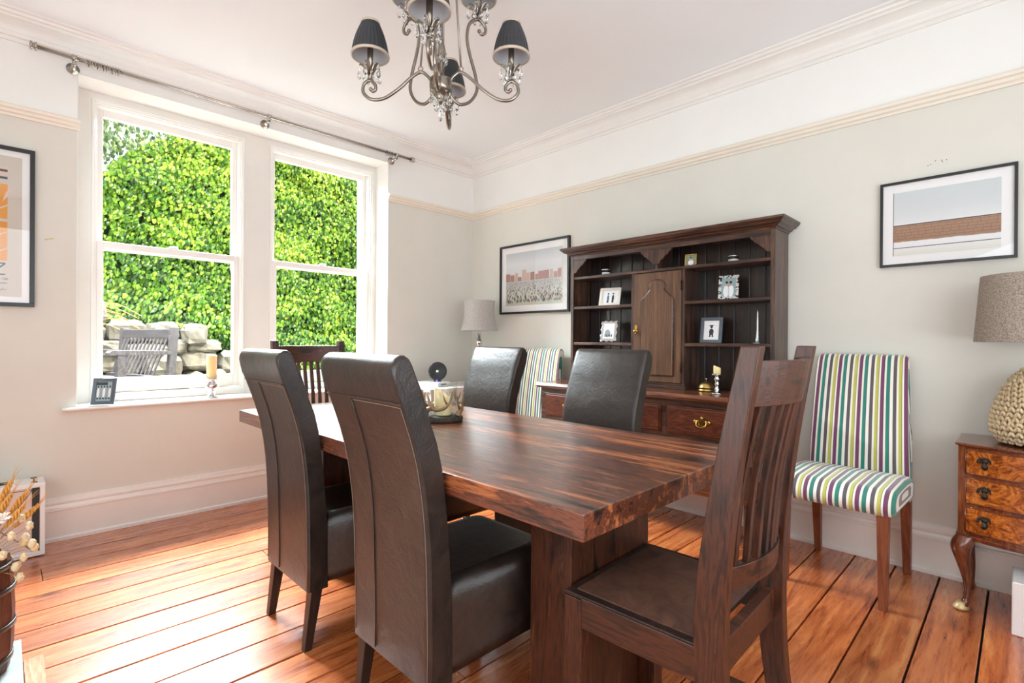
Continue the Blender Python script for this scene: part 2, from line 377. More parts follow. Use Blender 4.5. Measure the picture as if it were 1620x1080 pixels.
# outer masonry leaf with two window openings (seen at the edges of the glass)
M['masonry'] = plain('pale_stone_jamb', (206, 202, 194), .9, nscale=25, namt=.25, bmp=.6)
b = MB()
for (ya, yb, za, zb) in ((Y1, -2.86, -.2, 3.1), (-1.99, -1.83, -.2, 3.1), (-.95, .3, -.2, 3.1), (-2.86, -1.99, -.2, .74), (-1.83, -.95, -.2, .74), (-2.86, -1.99, 2.58, 3.1), (-1.83, -.95, 2.58, 3.1)):
    b.box(-.50, -.335, ya, yb, za, zb)
tag(b.build('wall_outer', M['masonry']), kind='structure')

# floor boards, along y, pitch .1715, as one mesh with real gaps
def floor():
    b = MB(); attr = []
    x = 3.502-.1715*21; pr = random.Random(3)
    while x < X1:
        cuts = [Y1]+sorted(pr.uniform(Y1+.4, -.4) for _ in range(pr.choice([0, 1, 1, 2])))+[0]
        for ya, yb in zip(cuts[:-1], cuts[1:]):
            n0 = len(b.f); g = .0036
            xa, xb = max(x+g, 0.0), min(x+.1715-g, X1)
            if xb-xa > .01:
                b.box(xa, xb, ya+.0012, yb-.0012, -.02, pr.uniform(-.0012, 0))
                attr += [pr.random()]*(len(b.f)-n0)
        x += .1715
    n0 = len(b.f); b.box(-.2, X1, Y1, 0, -.05, -.019, 1); attr += [0]*(len(b.f)-n0)
    o = b.build('floor', [M['floor'], M['darkgap']])
    a = o.data.attributes.new('plank', 'FLOAT', 'FACE'); a.data.foreach_set('value', attr)
    bv = o.modifiers.new('bevel', 'BEVEL'); bv.width = .0018; bv.segments = 1; bv.limit_method = 'ANGLE'
    tag(o, kind='structure')
floor()
# skirting
def skirt(name, axis, a, b_, m_):
    pr = [(0, 0), (.034, 0), (.034, .018), (.024, .024), (.024, .165), (.030, .168), (.030, .178), (.020, .182), (.016, .198), (.022, .204), (.022, .214), (.014, .22), (.012, .235), (0, .238)]
    if axis == 'y': b = MB().prism(pr, a, b_, 'y')
    else: b = MB().prism([(-d, z) for d, z in pr], a, b_, 'x')
    return tag(b.build(name, m_), kind='structure')
skirt('baseboard_left', 'y', Y1, 0, M['base']); skirt('baseboard_back', 'x', 0, X1, M['base'])
# cornice
cp = [(0, 2.682), (.010, 2.682), (.012, 2.700), (.024, 2.704), (.028, 2.722)]
for k in range(7):
    a = k/6*pi/2; cp.append((.030+.058*(1-cos(a)), 2.724+.050*sin(a)))
cp += [(.090, 2.784), (.106, 2.788), (.110, 2.798), (.128, 2.802), (.130, 2.812), (0, 2.812)]
tag(MB().prism(cp, Y1, 0, 'y').build('trim_1', M['trim']), kind='structure')
tag(MB().prism([(-d, z) for d, z in cp], 0, X1, 'x').build('trim_2', M['trim']), kind='structure')
rp_ = [(0, 2.286), (.010, 2.286), (.013, 2.298), (.024, 2.304), (.026, 2.318), (.036, 2.324), (.040, 2.338), (.034, 2.344), (0, 2.347)]
tag(MB().prism(rp_, Y1, -2.918, 'y').build('trim_3', M['rail']), kind='structure')
tag(MB().prism(rp_, -.945, 0, 'y').build('trim_4', M['rail']), kind='structure')
tag(MB().prism([(-d, z) for d, z in rp_], 0, X1, 'x').build('trim_5', M['rail']), kind='structure')

# recess lining: painted boards behind the opening plane, with two openings for the sashes
WIN = [(-2.848, -1.992), (-1.817, -.966)]; WT = 2.566
b = MB()
b.box(-.335, -.2, -3.0, WIN[0][0], .6, 2.7); b.box(-.335, -.2, WIN[0][1], WIN[1][0], .6, 2.7); b.box(-.335, -.2, WIN[1][1], -.85, .6, 2.7)
b.box(-.335, -.2, WIN[0][0], WIN[0][1], WT, 2.7); b.box(-.335, -.2, WIN[1][0], WIN[1][1], WT, 2.7)
b.box(-.335, -.2, WIN[0][0], WIN[0][1], .6, .75); b.box(-.335, -.2, WIN[1][0], WIN[1][1], .6, .75)
tag(b.build('trim_6', M['panel']), kind='structure')
# reveal lining (soffit + jambs painted gloss white)
b = MB().box(-.2, .001, OY1-.004, OY1+.0, OZ0, OZ1).box(-.2, .001, OY0, OY0+.004, OZ0, OZ1).box(-.2, .001, OY0, OY1, OZ1-.004, OZ1)
tag(b.build('trim_7', M['trim']), kind='structure')
# sill board
b = MB().prism([(-.2, OZ0-.016), (.048, OZ0-.016), (.054, OZ0-.010), (.054, OZ0-.004), (.048, OZ0+.002), (-.2, OZ0+.002)], -2.992, -.872, 'y')
tag(b.build('trim_8', M['trim'], bevel=.002), kind='structure')

def window(n, y0, y1):
    t = empty('window_%d' % n, (0, (y0+y1)/2, .731), kind='structure'); oy = (y0+y1)/2; oz = .731
    def bx(b, xa, xb, ya, yb, za, zb, mi=0): b.box(xa, xb, ya-oy, yb-oy, za-oz, zb-oz, mi)
    z0, z1 = .76, WT
    f = MB()                                            # box frame with stepped staff beads
    for (w, xa, xb) in ((.012, -.198, -.190), (.020, -.215, -.200), (.028, -.335, -.215)):
        bx(f, xa, xb, y0, y0+w, z0-.03, z1); bx(f, xa, xb, y1-w, y1, z0-.03, z1); bx(f, xa, xb, y0+w, y1-w, z1-w, z1)
    bx(f, -.334, -.195, y0, y1, .732, .765); bx(f, -.24, -.185, y0, y1, .765, .778)
    f.build('window_frame', M['trim'], t, bevel=.0015)
    yi, yj = y0+.028, y1-.028
    # lower sash, x -.262..-.222
    b = MB(); zl0, zl1 = .785, 1.715
    bx(b, -.262, -.222, yi, yi+.034, zl0, zl1); bx(b, -.262, -.222, yj-.034, yj, zl0, zl1)
    bx(b, -.262, -.222, yi+.034, yj-.034, zl0, zl0+.088); bx(b, -.266, -.222, yi+.034, yj-.034, zl1-.04, zl1)
    lo = b.build('lower_sash', M['trim'], t, bevel=.003)
    g = MB(); bx(g, -.246, -.243, yi+.03, yj-.03, zl0+.08, zl1-.03); g.build('glass_pane', M['pane'], lo)
    # upper sash, x -.308..-.268
    b = MB(); zu0, zu1 = 1.668, z1-.026
    bx(b, -.308, -.270, yi, yi+.034, zu0, zu1); bx(b, -.308, -.270, yj-.034, yj, zu0, zu1)
    bx(b, -.308, -.270, yi+.034, yj-.034, zu0, zu0+.042); bx(b, -.308, -.270, yi+.034, yj-.034, zu1-.045, zu1)
    for yy in (yi, yj-.034):                            # sash horns
        b.prism([(-.304, zu0-oz), (-.274, zu0-oz), (-.278, zu0-.05-oz), (-.290, zu0-.06-oz), (-.302, zu0-.05-oz)], yy-oy, yy+.034-oy, 'y')
    up = b.build('upper_sash', M['trim'], t, bevel=.003)
    g = MB(); bx(g, -.290, -.287, yi+.03, yj-.03, zu0+.035, zu1-.04); g.build('glass_pane', M['pane'], up)
    lf = MB(); yc = (y0+y1)/2
    lf.box(-.262, -.228, -.03, .03, zl1-oz, zl1+.008-oz).tube([(-.245, -.02, zl1+.012-oz), (-.245, .03, zl1+.016-oz)], .006, 8)
    lf.build('sash_fastener', M['trim'], lo)
window(1, *WIN[0]); window(2, *WIN[1])

# curtain pole
t = empty('curtain_pole', (.09, -1.93, 2.655), label='brushed metal curtain pole with rings above the sash windows', cat='curtain pole')
MB().tube([(0, -1.17, 0), (0, 1.16, 0)], .0105, 12).build('pole', M['steel'], t)
for s, y in ((-1, -1.17), (1, 1.16)):
    MB().lathe([(.012, 0), (.022, .001), (.022, .010), (.015, .012), (.015, .018), (.022, .02), (.022, .028), (.012, .03)], (0, 0, 0), 18, M=Matrix.Translation((0, y, 0)) @ Matrix.Rotation(-s*pi/2, 4, 'X')).build('finial', M['steel'], t)
for y in (-1.02, .005, 1.02):
    b = MB().lathe([(.03, 0), (.03, .006), (.012, .012), (.010, .07), (.010, .088)], (0, 0, 0), 18, M=Matrix.Translation((-.09, y, -.028)) @ Matrix.Rotation(pi/2, 4, 'Y'))
    b.tube([(0, y, -.028), (0, y, -.012)], .009, 10).lathe([(.016, -.012), (.016, .012)], (0, 0, 0), 16, M=Matrix.Translation((0, y, 0)) @ Matrix.Rotation(pi/2, 4, 'X'))
    b.build('bracket', M['steel'], t)
def ringmesh(R_, r_, n=20, m_=6):
    rings = []
    for i in range(n+1):
        a = 2*pi*i/n
        rings.append([Vector((cos(a)*(R_+r_*cos(2*pi*k/m_)), r_*sin(2*pi*k/m_), sin(a)*(R_+r_*cos(2*pi*k/m_)))) for k in range(m_)])
    return MB().loft(rings, 0, True, False)
for y in [-.97+.013*k for k in range(12)]+[.93, .955, .975]:
    o = ringmesh(.0185, .0026).build('curtain_ring', M['steel'], t, loc=(0, y, -.006))
    o.rotation_euler[2] = .12*sin(y*300)

# ------------------------------------------------------------ dining table
t = empty('dining_table', (2.097, -1.94, 0), label='chunky reddish brown hardwood dining table with slab pedestal legs', cat='table')
MB().box(-1.056, 1.056, -.455, .455, .712, .77).build('tabletop', M['tabletop'], t, bevel=.003)
for s in (1, -1):
    x0 = .675 if s > 0 else -.825
    MB().box(x0, x0+.15, -.2, .2, 0, .712).build('pedestal_leg', M['sheesham_z'], t, bevel=.003)
MB().box(-.675, .675, -.03, .03, .60, .712).build('stretcher', M['sheesham_x'], t, bevel=.002)

# ------------------------------------------------------------ leather chairs
def leather_chair():
    t = empty('leather_dining_chair')
    rear = [(.215, -.262), (.31, -.261), (.42, -.263), (.55, -.267), (.64, -.273), (.72, -.283), (.80, -.298), (.867, -.317), (.92, -.336), (.965, -.353), (1.0, -.365)]
    front = [(1.0, -.290), (.96, -.277), (.916, -.263), (.856, -.240), (.79, -.224), (.70, -.213), (.62, -.204), (.53, -.197), (.46, -.190), (.215, -.184)]
    prof = [(y, z) for z, y in rear]
    prof += [(-.372, 1.025), (-.376, 1.044), (-.374, 1.060), (-.366, 1.074), (-.353, 1.082), (-.340, 1.083), (-.328, 1.076), (-.318, 1.060), (-.309, 1.040), (-.300, 1.020)]
    prof += [(y, z) for z, y in front]
    def bk(b, xs, grow=0):
        rings = []
        for x in xs:
            u = x/.202; e = max(0, abs(u)-.93)/.07
            sh = 1-.0*e
            ring = []
            for (y, z) in prof:
                cyy = -.22-.12*min(1, max(0, (z-.5)/.5))**2
                yy = cyy+(y-cyy)*(1-.16*e*e); zz = z if z < 1.0 else z-.010*e*e
                taper = 1-.01*max(0, (.9-z))/.7
                dy = .010*(1-u*u)*max(0, (z-.5)/.55)
                ring.append((x*taper, yy+dy, zz))
            rings.append(ring)
        b.loft(rings, 0, True)
        return b
    b = bk(MB(), [-.202, -.2, -.195, -.187]+[(-.175+.35*k/10) for k in range(11)]+[.187, .195, .2, .202])
    o = b.build('backrest', M['leather'], t, bevel=.004, seg=2)
    # seam tubes on the rear, children of the backrest
    sm = MB()
    def rearpt(x, z):
        pts = [(zz, yy) for zz, yy in rear]
        for i in range(len(pts)-1):
            if pts[i][0] <= z <= pts[i+1][0]:
                f_ = (z-pts[i][0])/(pts[i+1][0]-pts[i][0]); y = pts[i][1]+(pts[i+1][1]-pts[i][1])*f_; break
        else: y = pts[-1][1]
        u = x/.202; return (x*(1-.01*max(0, .9-z)/.7), y+.010*(1-u*u)*max(0, (z-.5)/.55)-.0006, z)
    sm.tube([rearpt(-.07, .225+.73*k/24) for k in range(25)], .0022, 6)
    sm.tube([rearpt(-.195+.39*k/16, .963) for k in range(17)], .0022, 6)
    sm.build('seam', M['espresso'], o)
    st = MB()
    st.tube([rearpt(-.060+.25*k/16, .953) for k in range(17)], .0012, 5)
    for sx_ in (-.190, .190): st.tube([rearpt(sx_, .23+.72*k/24) for k in range(25)], .0009, 5)
    tag(st.build('stitching', M['stitch'], o), label='pale stitching')
    # seat box
    def sec(z, g):
        x0, y0, y1 = .201-g, -.19, .25-g; pts = []
        for (cx_, cy_, a0) in ((x0-.03, y1-.04, 0), (-x0+.03, y1-.04, 90)):
            for k in range(5):
                a = R(a0+k*22.5); pts.append((cx_+.03*cos(a), cy_+.04*sin(a), z))
        pts += [(-x0, y0, z), (x0, y0, z)]
        return pts
    b = MB(); b.loft([sec(.235, .004), sec(.27, .001), sec(.40, 0), sec(.435, .001), sec(.458, .008), sec(.470, .022), sec(.476, .05)], 0, True)
    b.build('seat', M['leather'], t)
    for sx_ in (-1, 1):
        for yy, sp in ((-.225, -.03), (.205, .01)):
            x = .172*sx_
            r1 = [(x-.021, yy-.021, .22), (x+.021, yy-.021, .22), (x+.021, yy+.021, .22), (x-.021, yy+.021, .22)]
            r2 = [(x-.014, yy-.014+sp, 0), (x+.014, yy-.014+sp, 0), (x+.014, yy+.014+sp, 0), (x-.014, yy+.014+sp, 0)]
            MB().loft([r2, r1], 0, False).build('leg', M['espresso'], t, bevel=.002)
    return t
lc = leather_chair()
spots = [((2.515, -2.19, 0), 0, 'high-back dark leather dining chair in the foreground, its stitched back nearest the viewer'),
         ((1.785, -2.19, 0), 0, 'high-back dark leather dining chair seen from behind, nearer to the window'),
         ((2.382, -1.50, 0), pi, 'dark leather dining chair across the table, in front of the dresser'),
         ((1.60, -1.50, 0), pi, 'dark leather dining chair across the table, in front of the small table lamp')]
for i, (l, rz, lb) in enumerate(spots):
    o = lc if i == 0 else copy_tree(lc)
    o.location = l; o.rotation_euler[2] = rz
    tag(o, lb, 'chair', 'leather dining chairs along the table')

# ------------------------------------------------------------ slatted wooden chairs (local: faces -x)
def slat_chair():
    t = empty('slatted_dining_chair')
    W2 = .218
    # post centre line in x (local), z ; thickness in x
    PL = [(0, .435, .044), (.12, .412, .052), (.30, .388, .060), (.47, .380, .066), (.62, .385, .062), (.80, .406, .054), (.95, .430, .046), (1.112, .460, .038)]
    def pc(z):
        for i in range(len(PL)-1):
            if PL[i][0] <= z <= PL[i+1][0]:
                f_ = (z-PL[i][0])/(PL[i+1][0]-PL[i][0]); f2 = f_
                return PL[i][1]+(PL[i+1][1]-PL[i][1])*f2, PL[i][2]+(PL[i+1][2]-PL[i][2])*f2
        return PL[-1][1], PL[-1][2]
    def smooth_pts(n=24):
        c = curve([(a, b2, c2) for a, b2, c2 in PL], 4); return [(p.x, p.y, p.z) for p in c]
    for s in (-1, 1):
        ya, yb = (W2-.036)*s, W2*s
        rings = [[(x-w/2, ya, z), (x+w/2, ya, z), (x+w/2, yb, z), (x-w/2, yb, z)] for z, x, w in smooth_pts()]
        MB().loft(rings, 0, False).build('back_post', M['sheesham_z'], t, bevel=.0025)
        ya, yb = sorted(((W2-.05)*s, W2*s))
        MB().box(0, .056, ya, yb, 0, .462).build('front_leg', M['sheesham_z'], t, bevel=.002)
    b = MB(); b.box(.056, .352, -W2, -W2+.024, .392, .468).box(.056, .352, W2-.024, W2, .392, .468)
    b.box(.004, .028, -W2+.05, W2-.05, .392, .468).box(.366, .392, -W2+.036, W2-.036, .392, .468)
    b.build('seat_frame', M['sheesham_x'], t, bevel=.0015)
    MB().box(.002, .352, -W2+.003, W2-.003, .4625, .4725).build('seat_board', M['espresso'], t, bevel=.001)
    b = MB(); n = 10; g = []
    for i in range(n+1):
        for j in range(n+1):
            u = i/n*2-1; v_ = j/n*2-1; z = .476+.012*(1-u**4)*(1-v_**4)
            g.append((.025+.325*(i/n), (-W2+.026)+(2*W2-.052)*(j/n), z))
    fs = [(i*(n+1)+j, (i+1)*(n+1)+j, (i+1)*(n+1)+j+1, i*(n+1)+j+1) for i in range(n) for j in range(n)]
    b.add(g, fs, 0, True).box(.025, .350, -W2+.026, W2-.026, .468, .4765)
    b.build('seat_pad', M['suede'], t)
    # curved rails: bow to the rear (+x)
    def bow(v): return .046*(1-(v/(W2-.036))**2)
    def rail(z0, z1, name, d=.024):
        rings = []
        for k in range(13):
            v = -(W2-.036)+2*(W2-.036)*k/12
            xa = pc(z0)[0]; xb = pc(z1)[0]; o_ = bow(v)-.004
            rings.append([(xa-d/2+o_, v, z0), (xa+d/2+o_, v, z0), (xb+d/2+o_, v, z1), (xb-d/2+o_, v, z1)])
        MB().loft(rings, 0, False).build(name, M['sheesham_y'], t, bevel=.0015)
    rail(.985, 1.082, 'top_rail'); rail(.585, .635, 'lower_rail')
    for k in range(8):
        v = -.1365+.039*k; rings = []
        for q in range(9):
            z = .63+(.99-.63)*q/8; x = pc(z)[0]+bow(v)-.004-.006*sin(pi*q/8)
            rings.append([(x-.006, v-.010, z), (x+.006, v-.010, z), (x+.006, v+.010, z), (x-.006, v+.010, z)])
        MB().loft(rings, 0, False).build('slat', M['sheesham_z'], t, bevel=.001)
    for s in (-1, 1):
        y = (W2-.03)*s
        MB().box(.05, .39, y-.011, y+.011, .14, .175).build('stretcher', M['sheesham_x'], t, bevel=.001)
    MB().box(.2, .222, -W2+.03, W2-.03, .145, .17).build('cross_stretcher', M['sheesham_y'], t, bevel=.001)
    return t
s1 = slat_chair(); s1.location = (2.928, -1.968, 0); s1.rotation_euler[2] = R(1.5)
tag(s1, 'wooden slat-back dining chair with brown suede seat, close at right of the table', 'chair', 'slat-back chairs at the table ends')
s2 = copy_tree(s1); s2.location = (1.20, -1.92, 0); s2.rotation_euler[2] = R(180)
tag(s2, 'wooden slat-back dining chair at the far table end below the window', 'chair', 'slat-back chairs at the table ends')

# ------------------------------------------------------------ striped chairs (local: faces -y)
def striped_part(name, rings, xs, cen, t):
    # the end panels carry the stripes round in concentric lines, as the fabric is wrapped
    cy, cz = cen
    def shrink(r_, f_): return [(x, cy+(y-cy)*f_, cz+(z-cz)*f_) for x, y, z in r_]
    fs = [.8, .6, .4, .2]
    R_ = [shrink(rings[0], f_) for f_ in fs[::-1]]+rings+[shrink(rings[-1], f_) for f_ in fs]
    k = .05; U = [xs[0]-k*(1-f_) for f_ in fs[::-1]]+list(xs)+[xs[-1]+k*(1-f_) for f_ in fs]
    o = MB().loft(R_, 0, True).build(name, M['stripes'], t)
    vals = [u for u, r_ in zip(U, R_) for _ in r_]
    a = o.data.attributes.new('stripe', 'FLOAT', 'POINT'); a.data.foreach_set('value', vals); return o
def striped_chair():
    t = empty('striped_chair')
    prof = [(-.088, .37), (-.094, .46), (-.082, .62), (-.058, .80), (-.030, .95), (-.008, 1.03), (.004, 1.052), (.022, 1.062), (.044, 1.056), (.056, 1.04), (.058, 1.01), (.045, .9), (.028, .75), (.014, .6), (.006, .46), (.004, .37)]
    rings = []
    for x in [-.215, -.212, -.204, -.19, -.1, 0, .1, .19, .204, .212, .215]:
        e = max(0, abs(x)-.19)/.025; ring = []
        for y, z in prof:
            w = 1-.09*max(0, z-.45)/.6
            cy = -.04; ring.append((x*w, cy+(y-cy)*(1-.28*e*e), z-(.014*e*e if z > 1 else 0)))
        rings.append(ring)
    striped_part('backrest', rings, [-.215, -.212, -.204, -.19, -.1, 0, .1, .19, .204, .212, .215], (-.03, .75), t)
    sp = [(-.09, .395), (-.50, .395)]
    for k in range(9):
        a = R(215-k*16); sp.append((-.448+.078*cos(a)*1.0, .437+.066*sin(a)))
    sp += [(-.38, .507), (-.25, .512), (-.12, .502), (-.08, .48)]
    rings = []
    for x in [-.235, -.231, -.220, -.2, -.1, 0, .1, .2, .220, .231, .235]:
        e = max(0, abs(x)-.2)/.035
        rings.append([(x, -.3+(y+.3)*(1-.10*e*e*e), .45+(z-.45)*(1-.30*e*e*e)) for y, z in sp])
    striped_part('seat', rings, [-.235, -.231, -.220, -.2, -.1, 0, .1, .2, .220, .231, .235], (-.3, .455), t)
    for s in (-1, 1):
        for yy, sp_ in ((-.485, 0), (-.03, .045)):
            x = .193*s
            r1 = [(x-.022, yy-.022, .41), (x+.022, yy-.022, .41), (x+.022, yy+.022, .41), (x-.022, yy+.022, .41)]
            r2 = [(x-.015, yy-.015+sp_, 0), (x+.015, yy-.015+sp_, 0), (x+.015, yy+.015+sp_, 0), (x-.015, yy+.015+sp_, 0)]
            MB().loft([r2, r1], 0, False).build('leg', M['legwood'], t, bevel=.002)
    return t
e1 = striped_chair(); e1.location = (3.192, -.112, 0); e1.rotation_euler[2] = R(-2)
tag(e1, 'upholstered chair in multicoloured stripes against the wall beside the small chest', 'chair', 'striped chairs against the wall')
e2 = copy_tree(e1); e2.location = (1.010, -.112, 0); e2.rotation_euler[2] = 0
tag(e2, 'upholstered striped chair mostly hidden behind a leather chair, left of the dresser', 'chair', 'striped chairs against the wall')

# ------------------------------------------------------------ welsh dresser
def dresser():
    t = empty('dresser', (2.115, -.02, 0), label='dark oak dresser with open plate rack, arched cupboard door and frieze drawers', cat='dresser')
    ox, oy = 2.115, -.02
    def bx(b, xa, xb, ya, yb, za, zb, mi=0, M_=None): return b.box(xa-ox, xb-ox, ya-oy, yb-oy, za, zb, mi, M_)
    def q(): return MB()
    x0, x1 = 1.312, 2.80; yf = -.46; yb = -.04
    # base
    b = q(); bx(b, x0, x0+.02, yf+.01, yb, .545, .786); bx(b, x1-.02, x1, yf+.01, yb, .545, .786); bx(b, x0, x1, yb-.01, yb, .545, .786)
    bx(b, x0, x1, yf, yf+.02, .752, .786); bx(b, x0, x1, yf, yf+.02, .545, .582)
    for xa, xb in ((x0, 1.352), (1.792, 1.828), (2.266, 2.298), (2.74, x1)): bx(b, xa, xb, yf, yf+.02, .582, .752)
    bx(b, x0+.02, x1-.02, yf+.2, yb, .56, .57)
    b.build('base_case', M['oak_x'], t, bevel=.0015)
    pr = [(yf-.028, .803), (yf-.022, .812), (yf-.015, .822), (yb+.01, .822), (yb+.01, .786), (yf-.008, .786), (yf-.012, .794), (yf-.026, .796)]
    MB().prism([(y-oy, z) for y, z in pr], x0-.03-ox, x1+.03-ox, 'x').build('worktop', M['oak_top'], t, bevel=.001)
    for xa, xb in ((1.354, 1.79), (1.830, 2.264), (2.300, 2.738)):
        b = q(); bx(b, xa, xb, yf-.004, yf+.016, .584, .75); bx(b, xa+.012, xb-.012, yf-.010, yf, .596, .738)
        d = b.build('drawer', M['oak_drawer'], t, bevel=.003)
        cx = (xa+xb)/2-ox; yy = yf-.011-oy; cz = .672
        h = MB()
        pl = []
        for k in range(32):     # pierced back plate outline
            a = 2*pi*k/32; r_ = .026+.006*cos(4*a)+.004*cos(6*a); pl.append((cx+r_*1.55*cos(a), cz+r_*.85*sin(a)))
        h.prism(pl, yy-.003, yy, 'y')
        for s in (-1, 1): h.sphere((cx+s*.027, yy-.008, cz+.006), .006, 6)
        h.tube(curve([(cx-.028, yy-.012, cz+.004), (cx-.026, yy-.018, cz-.016), (cx, yy-.02, cz-.026), (cx+.026, yy-.018, cz-.016), (cx+.028, yy-.012, cz+.004)], 5), .0032, 8)
        for s in (-1, 1): h.sphere((cx+s*.040, yy-.004, cz+.004), .008, 6, sc_=(1, .5, 1))
        h.sphere((cx, yy-.004, cz+.024), .007, 6, sc_=(1, .5, 1))
        h.build('handle', M['brass'], d)
    for xx in (x0+.004, x1-.059):
        for yy in (yf+.002, yb-.057):
            b = q(); bx(b, xx, xx+.055, yy, yy+.055, 0, .545); b.build('leg', M['oak_z'], t, bevel=.002)
    b = q(); bx(b, x0-.005, x1+.005, yf-.01, yb, .265, .29); bx(b, x0+.06, x1-.06, yf+.004, yf+.024, .29, .318)
    b.build('pot_board', M['oak_top'], t, bevel=.002)
    # rack
    hx0, hx1, hf, hb = 1.412, 2.822, -.25, -.03
    for xa in (hx0, hx1-.024):
        b = q(); bx(b, xa, xa+.024, hf, hb, .822, 1.745); b.build('side_panel', M['oak_z'], t, bevel=.0015)
    b = q(); n = 15; w = (hx1-hx0-.05)/n; bxa = hx0+.025
    for k in range(n): bx(b, bxa+k*w+.003, bxa+(k+1)*w-.003, hb-.012, hb, .822, 1.745)
    bx(b, bxa, hx1-.025, hb-.004, hb+.002, .822, 1.745)
    b.build('back_boards', M['oak_back'], t, bevel=.003)
    def shelf(xa, xb, z):
        b = q(); bx(b, xa, xb, hf+.004, hb-.012, z-.020, z)
        b.build('shelf', M['oak_x'], t, bevel=.003)
    shelf(hx0+.024, hx1-.024, 1.590)
    for z in (1.372, 1.112): shelf(hx0+.024, 1.926, z); shelf(2.300, hx1-.024, z)
    for xa in (1.926, 2.282):
        b = q(); bx(b, xa, xa+.018, hf+.002, hb-.012, .822, 1.570); b.build('partition', M['oak_z'], t, bevel=.001)
    b = q(); bx(b, 1.916, 2.310, hf-.006, hf+.02, .822, .842); bx(b, 1.922, 2.305, hf-.001, hf+.02, .842, .858)
    b.build('plinth_moulding', M['oak_x'], t, bevel=.002)
    # door
    b = q(); bx(b, 1.946, 2.280, hf-.002, hf+.018, .862, 1.566)
    d = b.build('door', M['oak_door'], t, bevel=.002)
    # raised arched panel
    cx = 2.116; pts = []
    hw = .112
    pts += [(cx-hw, .905), (cx+hw, .905), (cx+hw, 1.385), (cx+hw-.004, 1.398), (cx+hw-.022, 1.408)]
    for k in range(1, 8):
        a = k/8*pi; pts.append((cx+hw-.026-.020*sin(a*.5)-.02*(k/8), 1.412+.05*(k/8)))
    for k in range(0, 13):
        a = k/12*pi; pts.append((cx+(hw-.066)*cos(a)*1.25, 1.470+.046*sin(a)))
    left = [(2*cx-x, z) for x, z in pts[2:12]][::-1]
    pts += left
    MB().prism([(x-ox, z) for x, z in pts], hf-.012-oy, hf-.001-oy, 'y').build('raised_panel', M['oak_door'], d, bevel=.006, seg=3)
    MB().tube([(x-ox, hf-.004-oy, z) for x, z in pts+pts[:1]], .0055, 6).build('panel_moulding', M['oak_x'], d)
    k_ = MB().lathe([(.011, 0), (.011, .003), (.004, .004), (.004, .012), (.010, .016), (.011, .022), (.007, .028), (.001, .029)], (0, 0, 0), 14, M=Matrix.Translation((1.965-ox, hf-.002-oy, 1.19)) @ Matrix.Rotation(pi/2, 4, 'X'))
    k_.tube([(1.965-ox, hf-.012-oy, 1.19), (1.965-ox, hf-.014-oy, 1.165)], .005, 8).prism([(1.965-ox+.011*cos(a/8*2*pi), 1.212+.02*sin(a/8*2*pi)) for a in range(8)], hf-.006-oy, hf-.002-oy, 'y')
    k_.build('knob', M['brass'], d)
    for z in (1.47, .96):
        h = MB().tube([(2.281-ox, hf-.004-oy, z-.03), (2.281-ox, hf-.004-oy, z+.03)], .004, 8); h.build('hinge', M['darkbrass'], d)
    # frieze + brackets
    b = q(); bx(b, hx0+.024, hx1-.024, hf, hf+.018, 1.712, 1.745); b.build('frieze', M['oak_x'], t, bevel=.001)
    def brk(c, half):
        s = []
        o1 = [(0, 1.712), (.112, 1.712), (.108, 1.700), (.094, 1.692), (.084, 1.676), (.066, 1.668), (.052, 1.652), (.034, 1.640), (.024, 1.622), (0, 1.618)]
        if half == 0: poly = [(c+x, z) for x, z in o1[1:]]+[(c-x, z) for x, z in o1[1:-1]][::-1]
        elif half > 0: poly = [(c+x, z) for x, z in o1]
        else: poly = [(c-x, z) for x, z in o1]
        MB().prism([(x-ox, z) for x, z in poly], hf+.002-oy, hf+.016-oy, 'y').build('bracket', M['oak_z'], t, bevel=.001)
    brk(hx0+.024, 1); brk(2.10, 0); brk(hx1-.024, -1)
    b = q(); bx(b, 2.09, 2.11, hf+.016, hb-.012, 1.59, 1.745); b.build('divider', M['oak_z'], t)
    cpf = [(0, 1.742), (.004, 1.742), (.008, 1.750), (.018, 1.753), (.024, 1.762), (.040, 1.768), (.046, 1.778), (.052, 1.780), (.060, 1.790), (.062, 1.800), (0, 1.800)]
    b = q()
    rings = []
    for dd, z in cpf:
        rings.append([(hx0-dd-ox, hf-dd-oy, z), (hx1+dd-ox, hf-dd-oy, z), (hx1+dd-ox, hb-oy, z), (hx0-dd-ox, hb-oy, z)])
    b.loft(rings, 0, False, True); b.build('cornice', M['oak_x'], t)
    return t
dresser()

# ------------------------------------------------------------ framed pictures on walls and shelves
def wall_picture(name, cx, z0, z1, w, label, content, fr=.022, mat=.05, frm=None, wall='back', cat='framed print', group=None):
    # built upright in local x/z, face towards -y
    t = empty(name, (cx, -.003, z0) if wall == 'back' else (.003, cx, z0), 0 if wall == 'back' else -pi/2*-1, label=label, cat=cat, group=group)
    h = z1-z0; frm = frm or M['black']; d = .024
    b = MB()
    b.box(-w/2, w/2, -d, 0, 0, fr).box(-w/2, w/2, -d, 0, h-fr, h).box(-w/2, -w/2+fr, -d, 0, fr, h-fr).box(w/2-fr, w/2, -d, 0, fr, h-fr)
    b.build('frame', frm, t, bevel=.001)
    MB().box(-w/2+fr, w/2-fr, -.010, -.004, fr, h-fr).build('mount', M['mount'], t)
    content(t, -w/2+fr+mat, w/2-fr-mat, fr+mat, h-fr-mat, -.0115)
    MB().box(-w/2+fr, w/2-fr, -.018, -.0165, fr, h-fr).build('glass', M['picglass'], t)
    return t
